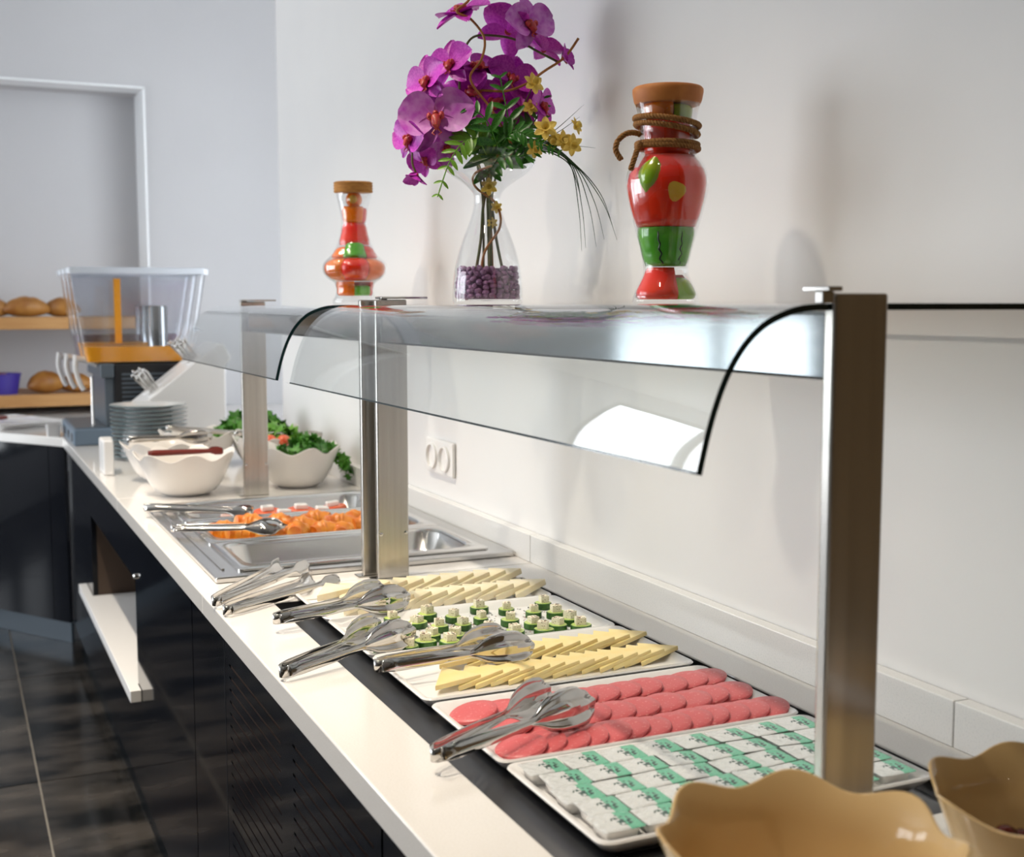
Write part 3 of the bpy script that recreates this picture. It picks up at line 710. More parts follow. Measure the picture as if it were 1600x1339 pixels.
tongs('steel tongs leaning in the right foreground bowl', (.87, .71), (.93, .79), 1.035, 'plain', roll=-.3, open_=.05, lift=-.3)
ol = MB().ball((0, 0, 0), .011, 12, 8, sc=(1, 1, 1.2)).mesh('olive', m_olive, True)
kk = 0
for i in range(30):
    a = i*2.4; rr = .010*math.sqrt(i)
    o = link('olive', ol, None, None, (.906+rr*math.cos(a), .774+rr*math.sin(a), ZC+.040+.6*max(0, rr-.03)), (a, 1.2, a)); P(o, 'dark red olive lying in the right foreground bowl', 'olive', 'olives in the right foreground bowl')
# greens: frilly leaves gathered into bunches
def bunch(name, label, cx, cy, z, rx, ry, h, n, m_, size, seed, droop=None):
    rnd = random.Random(seed); m = MB()
    for k in range(n):
        a = rnd.uniform(0, 2*PI); q = math.sqrt(rnd.random())
        px_, py_ = cx+rx*q*math.cos(a), cy+ry*q*math.sin(a); pz_ = z + h*(1-q*q)*rnd.uniform(.5, 1)
        if droop and rnd.random() < .35:
            t_ = rnd.random(); px_ = cx+droop[0]*t_+rnd.uniform(-.02, .02); py_ = cy+droop[1]*t_+rnd.uniform(-.02, .02); pz_ = z + .03 - droop[2]*t_*t_ + rnd.uniform(-.015, .015)
        nrm = Vector((rnd.uniform(-1, 1), rnd.uniform(-1, 1), rnd.uniform(.1, 1))).normalized(); u = nrm.orthogonal().normalized(); v = nrm.cross(u)
        s = size*rnd.uniform(.7, 1.25); o_ = Vector((px_, py_, pz_)); c0 = len(m.v)
        lob = [(0, -1), (.35, -.45), (.9, -.35), (.55, .05), (.85, .55), (.35, .45), (0, 1), (-.35, .45), (-.85, .55), (-.55, .05), (-.9, -.35), (-.35, -.45)]
        vs = [o_ + nrm*s*.25] + [o_ + (u*x + v*y)*s + nrm*s*rnd.uniform(-.25, .2) for x, y in lob]
        m.add(vs, [(0, 1+i, 1+(i+1) % 12) for i in range(12)])
    return P(m.build(name, m_, None, True, 80), label, 'herbs', None, 'stuff')
bunch('parsley_bunch', 'dark green parsley spilling over the bowl rim by the wall', .985, 3.665, 1.005, .085, .085, .05, 170, m_green, .021, 3, (.13, -.04, .10))
bunch('lettuce_leaves', 'light green lettuce leaves heaped in the bowl behind the parsley', .965, 3.985, 1.0, .10, .10, .065, 110, m_lett, .030, 4)
bunch('herb_bunch', 'dark green herbs heaped in the bowl behind the steel post', .97, 4.32, 1.0, .13, .09, .085, 150, m_green, .028, 5)
tm = MB().ball((0, 0, 0), .022, 14, 10, sc=(1, 1, .85)).mesh('cherry_tomato', m_tom, True)
for i, (x, y) in enumerate(((.895, 3.905), (.925, 3.880), (.965, 3.865))):
    P(link('cherry_tomato', tm, None, None, (x, y, 1.022)), 'cherry tomato at the rim of the lettuce bowl, %s from the left' % ORD[i], 'tomato', 'cherry tomatoes in the lettuce bowl')
# salad filling of the other white bowls
for (x, y, nm) in ((.622, 3.665, 'front'), (.62, 3.985, 'middle'), (.775, 4.285, 'rear')):
    m = MB(); rnd = random.Random(int(y*100))
    for k in range(60):
        a = rnd.uniform(0, 6.28); q = .085*math.sqrt(rnd.random()); m.ball((x+q*math.cos(a), y+q*math.sin(a), ZC+.045+rnd.uniform(0, .012)), .011, 6, 4)
    P(m.build('white_sauce_salad', m_feta, None, True), 'pale chopped salad in the %s white bowl' % nm, 'salad', None, 'stuff')

# ------------------------------------------------------------------ plates
pl = MB(); n = 40
prf = [(.001, .003), (.070, .003), (.075, 0), (.080, .0), (.082, .004), (.100, .010), (.134, .0145), (.1355, .0155), (.134, .0170), (.100, .0125), (.082, .0065), (.001, .006)]
pl.loft([[(r*math.cos(2*PI*j/n), r*math.sin(2*PI*j/n), z) for j in range(n)] for r, z in prf[:7]], 0)
pl.loft([[(r*math.cos(2*PI*j/n), r*math.sin(2*PI*j/n), z) for j in range(n)] for r, z in prf[6:9]], 1)
pl.loft([[(r*math.cos(2*PI*j/n), r*math.sin(2*PI*j/n), z) for j in range(n)] for r, z in prf[8:]], 0)
plm = pl.mesh('dinner_plate', [m_plate, m_prim], True, 40)
NP = 13
for i in range(NP):
    o = link('dinner_plate', plm, None, None, (.655+random.uniform(-.002, .002), 4.60+random.uniform(-.002, .002), ZC+.0003+i*.0150))
    P(o, ('top plate of the white plate stack' if i == NP-1 else 'white plate with dark rim line, %s from the top of the plate stack' % ORD[NP-1-i]), 'plate', 'stacked dinner plates')
P(MB().prism([(.447, 4.17), (.478, 4.16), (.490, 4.30), (.447, 4.30)], ZC+.0003, ZC+.115).build('napkin_box', m_white, bevel=.006), 'small upright white napkin box left of the plate stack', 'box')

# ------------------------------------------------------------------ cutlery holder
ch0 = empty('cutlery_holder', (.81, 4.93, ZC)); P(ch0, 'white slanted cutlery holder behind the plates', 'cutlery holder')
yy0, yy1 = 4.79, 5.06
pr = [(.625, ZC+.001), (.640, 1.06), (.655, 1.075), (.945, 1.305), (.968, 1.305), (1.0, 1.25), (.975, 1.225), (.972, ZC+.001)]
m = MB(); m.loft([[(x, yy0, z) for x, z in pr], [(x, yy1, z) for x, z in pr]], 0, True, True)
onto(m.build('body', m_white, bevel=.006), ch0)
sl = Vector((.29, 0, .23)).normalized(); nrm = Vector((-sl.z, 0, sl.x))
hd = MB()
hd.tube([(0, 0, -.05), (0, 0, .03), (0, 0, .06), (0, 0, .078), (0, 0, .085)], [.0028, .0032, .0048, .0055, .003], 8)
hdm = hd.mesh('cutlery_piece', m_chrome, True)
cnt = 0
for r_i, s in enumerate((.08, .27)):
    for c_i, y in enumerate((4.85, 4.99)):
        ctr = Vector((.655, y, 1.075)) + sl*s
        cupo = MB().lathe([(.034, -.002), (.034, .006), (.031, .007), (.030, -.04)], 20).build('cup_ring', m_white, None, True)
        cupo.rotation_mode = 'QUATERNION'; cupo.rotation_quaternion = nrm.to_track_quat('Z', 'Y'); cupo.location = ctr; onto(cupo, ch0)
        for k in range(7):
            a = k*2.5; q = .009*math.sqrt(k)
            off = Vector((0, 1, 0))*q*math.cos(a)*1.2 + sl*q*math.sin(a)
            d = (nrm + off*6).normalized()
            o = link('cutlery_piece', hdm, None, None, ctr+off+nrm*random.uniform(.0, .012)); o.rotation_mode = 'QUATERNION'; o.rotation_quaternion = d.to_track_quat('Z', 'Y')
            P(o, 'steel cutlery handle sticking out of the %s %s cup of the white holder' % (('lower', 'upper')[r_i], ('near', 'far')[c_i]), 'cutlery', 'cutlery in the %s %s holder cup' % (('lower', 'upper')[r_i], ('near', 'far')[c_i]))

# ------------------------------------------------------------------ juice dispenser
jd = empty('juice_dispenser', (.72, 5.36, ZC)); P(jd, 'three-tank juice dispenser with clear tanks and white taps', 'juice dispenser')
def J(mb, name, m_, **k): return onto(mb.build(name, m_, None, **k), jd)
J(MB().box(.60, .93, 5.13, 5.62, ZC+.0005, 1.222), 'body', m_dblack, bevel=.008)
for k in range(9): J(MB().box(.63, .90, 5.1262, 5.1295, 1.03+k*.018, 1.038+k*.018), 'vent_rib', m_dgrey)
J(MB().box(.548, .60, 5.12, 5.62, 1.165, 1.222), 'tap_head', m_dgrey, bevel=.006)
J(MB().box(.565, .60, 5.14, 5.60, ZC+.06, 1.165), 'front_pillar', m_dgrey, bevel=.004)
tray = J(MB().box(.437, .60, 5.10, 5.62, ZC+.0005, .968), 'drip_tray', m_dblue, bevel=.008)
J(MB().box(.447, .56, 5.115, 5.605, .9682, .972), 'drip_grid', m_dgrey)
for k in range(3): J(MB().box(.4355, .4372, 5.14+k*.16, 5.20+k*.16, .915, .945), 'tray_slot', m_dblack)
for k in range(3):
    ya, yb_ = 5.12+k*.172, 5.12+k*.172+.162; yc = (ya+yb_)/2
    def tk(x0, x1, z, ins=0): return rrect((x0+x1)/2, yc, x1-x0-2*ins, yb_-ya-2*ins-(1.60-z)*.04, .025, z, 5)
    tko = J(MB().loft([tk(.500, .905, 1.226), tk(.478, .935, 1.35), tk(.448, .972, 1.575), tk(.444, .976, 1.580)]), 'tank', m_tank, smooth=True, angle=50)
    rm = MB().loft([tk(.444, .976, 1.577), tk(.436, .984, 1.577), tk(.434, .986, 1.597), tk(.446, .974, 1.603), tk(.470, .950, 1.603)], cap1=False)
    ro = rm.build('tank_lid_rim', m_tankw, None, True); onto(ro, tko) if False else onto(ro, jd)
    J(MB().loft([tk(.470, .950, 1.602), tk(.470, .950, 1.604)], cap1=True), 'tank_lid', m_tank)
    lvl = (1.292, 1.30, 1.33)[k]
    jm = (m_oj, m_oj, m_grape)[k]
    if k == 0: J(MB().loft([tk(.502, .903, 1.228, .003), tk(.490, .918, 1.288, .003)], cap0=True, cap1=True), 'juice', m_oj, smooth=True)
    else: J(MB().loft([tk(.502, .903, 1.228, .003), tk(.490, .920, lvl, .003)], cap0=True, cap1=True), 'juice', jm, smooth=True)
    J(MB().lathe([(.062, 1.230), (.062, 1.240), (.045, 1.246), (.040, 1.26), (.0405, 1.445), (.036, 1.452), (.001, 1.453)], 28, c=(.785, yc)), 'cooling_cylinder', m_polish, smooth=True)
    J(MB().lathe([(.016, 1.24), (.016, 1.275), (.012, 1.282), (.001, 1.283)], 14, c=(.70, yc-.03)), 'mixer_cap', m_porc, smooth=True)
    J(MB().tube(spline([(.545, yc, 1.215), (.505-.018*k, yc, 1.235), (.468-.018*k, yc, 1.240)], 5), [.012]*10+[.014], 10), 'tap_spout', m_white, smooth=True)
    J(MB().tube(spline([(.466-.018*k, yc, 1.255), (.462-.018*k, yc, 1.20), (.478-.018*k, yc, 1.14), (.492-.018*k, yc, 1.115)], 5), .010, 8), 'tap_lever', m_white, smooth=True)
J(MB().box(.62, .645, 5.205, 5.225, 1.30, 1.56), 'juice_streak', m_oj)
J(MB().tube([(.52, 5.17, .972), (.52, 5.17, 1.17)], .006, 10), 'glass_guide', m_chrome, smooth=True)

# ------------------------------------------------------------------ bread recess
for z, nm, lab in ((1.395, 'bread_shelf', 'upper light wooden bread shelf'), (1.005, 'bread_shelf', 'lower light wooden bread shelf')):
    P(MB().box(NX0+.01, NX1-.012, 6.64, YB+ND-.005, z-.062, z).build(nm, m_wood, bevel=.003), lab, 'shelf', 'wooden bread shelves')
def loaf(label, x, y, z, L, W, Hh, rz, seed, m_=None):
    rnd = random.Random(seed); rings = []; n = 16
    for i in range(15):
        t = i/14; s = math.sin(PI*min(max(t, .015), .985))**.55
        groove = 1-.10*max(0, math.sin(t*PI*8))**3
        rings.append([(L*(t-.5), W/2*s*math.cos(2*PI*j/n), Hh/2*s*(1+math.sin(2*PI*j/n)*(groove if math.sin(2*PI*j/n) > 0 else 1)) + Hh/2*(1-s)*.6) for j in range(n)])
    o = MB().loft(rings, cap0=True, cap1=True).build('bread_loaf', m_bread, None, True, 80, loc=(x, y, z), rot=(0, 0, rz))
    return P(o, label, 'bread', 'bread loaves on the shelves')
loaf('golden bread loaf at the left picture edge, upper shelf', .215, 6.76, 1.3955, .20, .11, .095, .3, 1)
loaf('long golden bread loaf in the middle of the upper shelf', .375, 6.75, 1.3955, .24, .115, .105, .15, 2)
loaf('golden bread loaf half hidden by the juice tanks, upper shelf', .545, 6.77, 1.3955, .19, .11, .10, -.4, 3)
loaf('large brown bread loaf on the lower shelf', .455, 6.76, 1.0055, .20, .15, .115, .5, 4)
loaf('brown bread loaf behind the dispenser taps, lower shelf', .605, 6.78, 1.0055, .18, .13, .10, -.3, 5)
loaf('bread loaf sitting in the violet basket', .235, 6.77, 1.030, .16, .11, .085, .2, 6)
P(MB().lathe([(.001, .002), (.085, 0), (.100, .095), (.106, .098), (.103, .104), (.094, .098), (.080, .012), (.001, .012)], 28).build('bread_basket', m_basket, None, True, 40, loc=(.235, 6.77, 1.0055)), 'round violet bread basket on the lower shelf', 'basket')
P(MB().loft([rrect(0, 0, .30, .46, .02, 0), rrect(0, 0, .34, .50, .02, .022), rrect(0, 0, .335, .495, .02, .024), rrect(0, 0, .30, .46, .015, .010)], cap0=True, cap1=True).build('serving_tray', m_porc, None, True, 40, loc=(.245, 6.18, ZC+.0003), rot=(0, 0, .45)), 'white serving tray with a knife on the far counter', 'tray')
kn = empty('bread_knife', (.24, 6.2, ZC+.030)); kn.rotation_euler = (0, 0, .5); P(kn, 'bread knife with dark brown handle on the white tray', 'knife')
MB().tube([(-.11, 0, .003), (-.10, 0, .003), (-.02, 0, .003), (0, 0, .003)], [.006, .011, .011, .008], 10).build('handle', m_red, kn, True)
MB().prism([(0, -.010), (.13, -.009), (.15, .004), (.13, .010), (0, .010)], .002, .004).build('blade', m_chrome, kn)
P(MB().loft([rrect(0, 0, .05, .05, .006, 0), rrect(0, 0, .055, .055, .006, .05), rrect(0, 0, .047, .047, .005, .05), rrect(0, 0, .043, .043, .005, .008)], cap0=True, cap1=True).build('sugar_cup', m_white, None, True, 40, loc=(.395, 5.56, ZC+.0003)), 'small square white cup at the counter corner', 'cup')

# ------------------------------------------------------------------ vases on the glass shelf
SZ = 1.4525
ROT = -.42889
def vase_profile(tab, mpp, y0=470): return [(hw*mpp, (y0-py)*mpp) for py, hw in tab]
def vase(name, label, loc, prof, th=.003, cat='vase', group=None):
    inner = [(max(r-th, .001), z) for r, z in reversed(prof)]
    inner = [p for p in inner if p[1] > .008] + [(inner[-1][0]*.9, .008), (.001, .008)]
    m = MB(); sp_ = [(p.x, p.z) for p in spline([(r, 0, z) for r, z in prof], 3)]
    si = [(p.x, p.z) for p in spline([(r, 0, z) for r, z in inner], 3)]
    m.lathe([(.001, 0.0)] + sp_ + si, 48)
    o = m.build(name, m_vglass, None, True, 60, loc=loc, rot=(0, 0, ROT))
    if label: P(o, label, cat, group)
    return o
def radius_at(prof, z):
    return interp(sorted([(z_, r_) for r_, z_ in prof]), z)
def wedge(name, label, prof, z0, z1, a0, a1, m_, loc, fill=.965, round_=.13, cat='pickled vegetable', group=None, parent=None, proud=0):
    """a piece pressed against the inside of the jar; angles in degrees, 0 faces the front"""
    nu, nv = 12, 10; full = (a1-a0) >= 359; m = MB(); rings = []
    for i in range(nv+1):
        t = i/nv; z = lerp(z0, z1, t); r = radius_at(prof, z)*fill
        e = abs(2*t-1)**4; out = []
        for j in range(nu+(0 if full else 1)):
            q = j/nu; a = math.radians(lerp(a0, a1, q)) - PI/2; e2 = 0 if full else abs(2*q-1)**4
            k = (1-round_*e)*(1-round_*e2) + proud
            out.append((r*k*math.cos(a), r*k*math.sin(a), z))
        if not full: out.append((0.15*r*math.cos(math.radians((a0+a1)/2)-PI/2), .15*r*math.sin(math.radians((a0+a1)/2)-PI/2), z))
        rings.append(out)
    m.loft(rings, cap0=True, cap1=True)
    o = m.build(name, m_, parent, True, 75, loc=None if parent else loc, rot=None if parent else (0, 0, ROT))
    if label: P(o, label, cat, group)
    return o
# left jar
T1 = [(470, 33), (466, 35), (461, 34), (456, 30.5), (446, 29), (436, 32), (430, 41), (422, 48), (412, 50), (404, 47.5), (397, 40), (389, 33), (375, 26), (360, 21.5), (346, 19.5), (332, 20.5), (315, 24), (300, 27.5), (297, 28)]
mp1 = .00163; p1 = vase_profile(T1, mp1); l1 = (.95, 3.037, SZ)
vase('glass_jar', 'slim bulbous glass jar of pickled vegetables at the left end', l1, p1, group='glass jars of pickled vegetables')
Z1 = lambda py: (470-py)*mp1
G1 = 'vegetables in the left jar'
for nm, lab, a, b, c0, c1, mm in (
    ('orange_pepper', 'orange pepper slice low left in the left jar', 456, 434, -150, 5, m_vora), ('green_leaf_pepper', 'green pepper piece low right in the left jar', 456, 440, 5, 75, m_vgrn), ('red_pepper', 'red pepper piece low at the back of the left jar', 456, 434, 75, 205, m_vred),
    ('orange_pepper', 'big orange piece left in the bulge of the left jar', 433, 399, -115, -22, m_vora), ('red_pepper', 'big red pepper in the middle of the left jar bulge', 433, 399, -22, 40, m_vred), ('orange_pepper', 'big orange piece right in the bulge of the left jar', 433, 399, 40, 120, m_vora), ('yellow_pepper', 'yellow piece at the back of the left jar bulge', 433, 399, 120, 240, m_vyel),
    ('orange_pepper', 'small orange piece above the bulge on the left', 398, 381, -140, -20, m_vora), ('green_pepper', 'dark green pepper above the bulge of the left jar', 398, 373, -30, 45, m_vgrn), ('red_pepper', 'small red piece above the bulge on the right', 398, 379, 45, 215, m_vred),
    ('red_pepper', 'dome-shaped red pepper in the neck of the left jar', 378, 344, -180, 180, m_vred), ('orange_pepper', 'orange piece in the upper neck of the left jar', 344, 319, -70, 60, m_vora), ('red_pepper', 'red piece in the upper neck of the left jar', 344, 321, 60, 290, m_vred)):
    wedge(nm, lab, p1, Z1(a), Z1(b), c0, c1, mm, l1, group=G1)
o = MB().ball((0, 0, Z1(308)), .021, 14, 10).build('orange_ball', m_vora, None, True, loc=l1, rot=(0, 0, ROT)); P(o, 'round orange slice under the lid of the left jar', 'pickled vegetable', G1)
MB().ball((0, -.0165, Z1(308)), .011, 12, 8, sc=(1, .5, 1)).build('cut_face', m_vyel, o, True)
wedge('cut_face', None, p1, Z1(429), Z1(403), 25, 41, m_vyel, l1, parent=None, proud=.012, label=None) if False else None
lidm = MB().lathe([(.001, Z1(298)), (.044, Z1(298))] + [(.0475+.002*(k % 2), Z1(298)+.0035*k) for k in range(8)] + [(.044, Z1(281)), (.001, Z1(281)+.001)], 32)
P(lidm.build('jar_lid', m_jute, None, True, 60, loc=l1, rot=(.04, 0, ROT)), 'round jute-wrapped lid on the left jar', 'lid', 'lids of the vegetable jars')
# right jar
T3 = [(470, 50), (466, 52), (461, 51), (455, 50), (446, 46), (436, 40.5), (426, 36), (417, 35), (405, 36.5), (385, 41), (365, 46.5), (340, 53), (312, 60), (290, 64), (276, 63.5), (262, 59.5), (250, 52), (240, 45), (230, 42), (212, 42), (195, 44), (178, 46.5), (165, 50)]
mp3 = .000928; p3 = vase_profile(T3, mp3); l3 = (.95, 1.542, SZ)
vase('glass_jar', 'tall shouldered glass jar of pickled vegetables at the right end', l3, p3, group='glass jars of pickled vegetables')
Z3 = lambda py: (470-py)*mp3
G3 = 'vegetables in the right jar'
wedge('red_pepper', 'red pepper at the foot of the right jar', p3, Z3(463), Z3(414), -190, 22, m_vred, l3, group=G3)
wedge('star_fruit', 'lime green star fruit piece at the foot of the right jar', p3, Z3(463), Z3(430), 22, 100, m_vlim, l3, group=G3)
wedge('red_pepper', 'red piece behind the foot of the right jar', p3, Z3(463), Z3(425), 100, 170, m_vred, l3, group=G3)
wm = wedge('watermelon_piece', 'green striped watermelon piece in the lower right jar', p3, Z3(412), Z3(353), -180, 180, m_vgrn, l3, group=G3, fill=.97, round_=.08)
for a0, sd in ((-24, 1), (26, 2)):
    rnd = random.Random(sd); pts_ = []
    for k in range(14):
        py = lerp(360, 409, k/13); a = math.radians(a0 + 5*math.sin(k*1.6)*(k/13) + k*.4) - PI/2; r = radius_at(p3, Z3(py))*.93*(1-.12*abs(2*((py-353)/59)-1)**4)+.0004
        pts_.append((r*math.cos(a), r*math.sin(a), Z3(py)))
    MB().tube(pts_, .0013, 6).build('stripe', m_blackp, wm, True)
rb = wedge('red_tomato', 'large red tomato filling the front of the right jar body', p3, Z3(352), Z3(243), -62, 118, m_vred, l3, group=G3, fill=.97, round_=.06)
wedge('red_pepper', 'large red pepper at the left of the right jar body', p3, Z3(352), Z3(262), -178, -62, m_vred, l3, group=G3, fill=.97, round_=.07)
wedge('orange_pepper', 'orange piece at the back of the right jar body', p3, Z3(352), Z3(245), 118, 182, m_vora, l3, group=G3, fill=.97, round_=.06)
def patch(par, prof, py0, py1, a0, a1, m_, name='cut_face', fill=.984):
    m = MB(); nu, nv = 9, 7; cen = []
    rows_ = []
    for k in range(13):
        th = 2*PI*k/12
        rows_.append(th)
    zc, zr, ac, ar = Z3((py0+py1)/2), abs(Z3(py0)-Z3(py1))/2, (a0+a1)/2, (a1-a0)/2
    rings = []
    for q in (.01, .5, .85, 1.0):
        ring_ = []
        for k in range(16):
            th = 2*PI*k/16; wob = 1+.12*math.sin(3*th+1)
            z = zc+zr*q*wob*math.sin(th); a = math.radians(ac+ar*q*wob*math.cos(th))-PI/2; r = radius_at(prof, z)*fill
            ring_.append((r*math.cos(a), r*math.sin(a), z))
        rings.append(ring_)
    return MB().loft(rings).build(name, m_, par, True)
patch(rb, p3, 316, 287, -6, 20, m_vyel)
# star fruit lobe pressed at the shoulder
sf = MB(); rings = []
for i in range(11):
    t = i/10; s = math.sin(PI*min(max(t, .03), .97))**.8
    rings.append([(.0165*s*math.cos(2*PI*j/16)*(1+.18*math.cos(2*PI*j/16*4)), .011*s*math.sin(2*PI*j/16), .052*(t-.5)) for j in range(16)])
sf.loft(rings, cap0=True, cap1=True)
aa = math.radians(-33)-PI/2; rr = radius_at(p3, Z3(277))*.86
q = Matrix.Rotation(ROT, 4, 'Z') @ Vector((rr*math.cos(aa), rr*math.sin(aa), Z3(277)))
o = sf.build('star_fruit', m_vlim, None, True, 60, loc=(l3[0]+q[0], l3[1]+q[1], l3[2]+q[2]), rot=(0, .25, ROT-.5)); P(o, 'yellow-green star fruit at the shoulder of the right jar', 'pickled vegetable', G3)
wedge('red_pepper', 'red pepper in the neck of the right jar', p3, Z3(241), Z3(190), -180, 180, m_vred, l3, group=G3, fill=.86)
wedge('orange_pepper', 'orange block under the lid of the right jar', p3, Z3(189), Z3(163), -110, 8, m_vora, l3, group=G3, fill=.80)
wedge('lime_pepper', 'yellow-green block under the lid of the right jar', p3, Z3(196), Z3(168), 10, 120, m_vlim, l3, group=G3, fill=.82)
wedge('red_pepper', 'red piece behind the lid of the right jar', p3, Z3(190), Z3(166), 120, 250, m_vred, l3, group=G3, fill=.8)
lm = MB().lathe([(.001, Z3(166)), (.046, Z3(166)), (.0485, Z3(160)), (.0505, Z3(148)), (.0505, Z3(143)), (.048, Z3(140)), (.001, Z3(139.5))], 36)
P(lm.build('jar_lid', m_cork, None, True, 60, loc=l3, rot=(0, 0, ROT)), 'orange-brown flat lid on the right jar', 'lid', 'lids of the vegetable jars')
def rope(pts_, rad, twist, mb):
    sp_ = spline(pts_, 10); L = 0; ls = [0]
    for a, b in zip(sp_, sp_[1:]): L += (b-a).length; ls.append(L)
    for ph in (0, 2*PI/3, 4*PI/3):
        out = []
        for i, p in enumerate(sp_):
            t = (sp_[min(i+1, len(sp_)-1)]-sp_[max(i-1, 0)]).normalized(); a = Vector((0, 0, 1)) if abs(t.z) < .85 else Vector((1, 0, 0)); a = (a-t*a.dot(t)).normalized(); b = t.cross(a)
            th = ph+ls[i]/twist*2*PI; out.append(p+(a*math.cos(th)+b*math.sin(th))*rad*.55)
        mb.tube(out, rad*.62, 6)
rp = MB()
def loop(py, tilt, k=1.03, extra=.003):
    out = []
    for i in range(33):
        a = 2*PI*i/32; z = Z3(py)+tilt*math.cos(a); r = radius_at(p3, z)*k+extra; out.append((r*math.cos(a), r*math.sin(a), z))
    return out
for py, tl in ((192, -.006), (203, -.008), (226, -.001), (231, -.002)): rope(loop(py, tl), .0038, .014, rp)
u3 = lambda px, py, aw=0: ((px-1040)*mp3, aw, Z3(py))
rope([u3(996, 213, -.02), u3(984, 211, -.025), u3(972, 214, -.028), u3(961, 224, -.03), u3(958, 238, -.03), u3(966, 252, -.03)], .0038, .014, rp)
rope([u3(1000, 226, -.02), u3(992, 235, -.028), u3(986, 250, -.036), u3(980, 268, -.038)], .0038, .014, rp)
P(rp.build('rope', m_rope, None, True, 70, loc=l3, rot=(0, 0, ROT)), 'brown twisted rope tied around the neck of the right jar', 'rope')
rb_ = MB()
for a in (-70, 72):
    for k in range(4):
        an = math.radians(a+random.uniform(-10, 10))-PI/2; z = Z3(212+random.uniform(-10, 10)); r = .0425; rb_.ball((r*math.cos(an), r*math.sin(an), z), .0045, 8, 6)
P(rb_.build('glass_beads', m_vglass, None, True, loc=l3, rot=(0, 0, ROT)), 'small clear glass beads tucked under the rope', 'beads', None, 'stuff')

# ------------------------------------------------------------------ flower vase and arrangement
T2 = [(470, 53), (464, 55), (445, 54.5), (420, 52), (395, 47), (370, 39), (345, 29), (325, 22.5), (310, 20.5), (298, 23), (285, 37), (272, 57), (260, 71), (250, 76), (241, 74.5), (236, 70)]
mp2 = .001232; p2 = vase_profile(T2, mp2); l2 = (.95, 2.19, SZ)
vase('flower_vase', 'clear hourglass vase with flared mouth holding orchids and mauve pebbles', l2, p2, th=.0025)
u2 = lambda px, py, aw=0.0: Vector(((px-762)*mp2, aw, (470-py)*mp2))
def peb(seed):
    rnd = random.Random(seed); m = MB(); m.ball((0, 0, 0), .0072, 8, 6, sc=(1, rnd.uniform(.6, .85), rnd.uniform(.5, .75)))
    m.v = [(x*(1+rnd.uniform(-.12, .12)), y*(1+rnd.uniform(-.12, .12)), z*(1+rnd.uniform(-.12, .12))) for x, y, z in m.v]; return m.mesh('pebble', m_peb, True, 50)
pbs = [peb(i) for i in range(5)]
rz = Matrix.Rotation(ROT, 3, 'Z')
npb = 0
for lay in range(7):
    z = .016+lay*.0085; rmax = radius_at(p2, z)-.0105
    nring = int(2*PI*rmax/.0135)
    for k in range(nring):
        a = 2*PI*(k+.5*(lay % 2))/nring + random.uniform(-.1, .1)
        if math.sin(a) > .45: continue        # hidden behind
        q = rz @ Vector((rmax*math.cos(a), rmax*math.sin(a), z+random.uniform(-.002, .002)))
        o = link('pebble', pbs[npb % 5], None, None, (l2[0]+q.x, l2[1]+q.y, l2[2]+q.z), (random.uniform(-.8, .8), random.uniform(-.8, .8), random.uniform(0, 6)))
        P(o, 'small mauve pebble in the flower vase', 'pebble', 'mauve pebbles in the flower vase'); npb += 1
core = MB().lathe([(.001, .010), (radius_at(p2, .012)-.018, .010), (radius_at(p2, .07)-.018, .068), (.001, .070)], 24).build('pebble_bed', m_peb, None, True, loc=l2, rot=(0, 0, ROT))
P(core, 'packed mauve pebble bed in the middle of the flower vase', 'pebbles', None, 'stuff')

def petal_mesh(name, L, W, cup, curl, m_, pw=.8):
    nu, nv = 8, 6; rows_ = []
    for i in range(nu+1):
        t = i/nu; wd = W/2*max(math.sin(PI*min(t*.93+.05, .985))**pw, .06)
        row = []
        for j in range(nv+1):
            s = -1+2*j/nv
            row.append((s*wd, L*t, cup*(s*s)*wd + curl*t*t*L + .03*L*math.sin(s*5)*t))
        rows_.append(row)
    return MB().loft(rows_, closed=False).mesh(name, m_, True)
PET = {}
for key, mm in (('d', m_pet), ('l', m_petl)):
    PET[key] = (petal_mesh('petal', 1.0, 1.15, .35, -.12, mm, .6), petal_mesh('petal', 1.0, .62, .3, -.15, mm, .7))
def lip_mesh():
    m = MB(); m.tube([(0, 0, .02), (0, -.10, .16), (0, -.26, .22), (0, -.36, .14)], [.12, .15, .11, .03], 8)
    m.ball((-.16, -.02, .16), .11, 8, 6, sc=(.7, 1, 1)); m.ball((.16, -.02, .16), .11, 8, 6, sc=(.7, 1, 1)); m.ball((0, .06, .12), .08, 8, 6)
    m.tube([(-.02, -.34, .15), (-.12, -.46, .20), (-.05, -.52, .26)], [.03, .02, .012], 5); m.tube([(.02, -.34, .15), (.12, -.46, .20), (.05, -.52, .26)], [.03, .02, .012], 5)
    return m.mesh('flower', m_lip, True, 60)
LIP = lip_mesh()
def flower(parent, pos, face, r, spin=0.0, kind='d', closed=0.0):
    f_ = link('flower', LIP, parent, None, pos); f_.rotation_mode = 'QUATERNION'
    f_.rotation_quaternion = Vector(face).normalized().to_track_quat('Z', 'Y') @ Quaternion((0, 0, 1), spin); f_.scale = (r, r, r)
    for ang, big in ((80, 1), (-80, 1), (0, 0), (143, 0), (-143, 0)):
        p_ = link('petal', PET[kind][0 if big else 1], f_)
        p_.rotation_euler = (Matrix.Rotation(math.radians(-ang), 4, 'Z') @ Matrix.Rotation(.12+closed+(0 if big else -.15), 4, 'X')).to_euler()
        p_.scale = (1, 1 if big else 1.02, 1)
    return f_
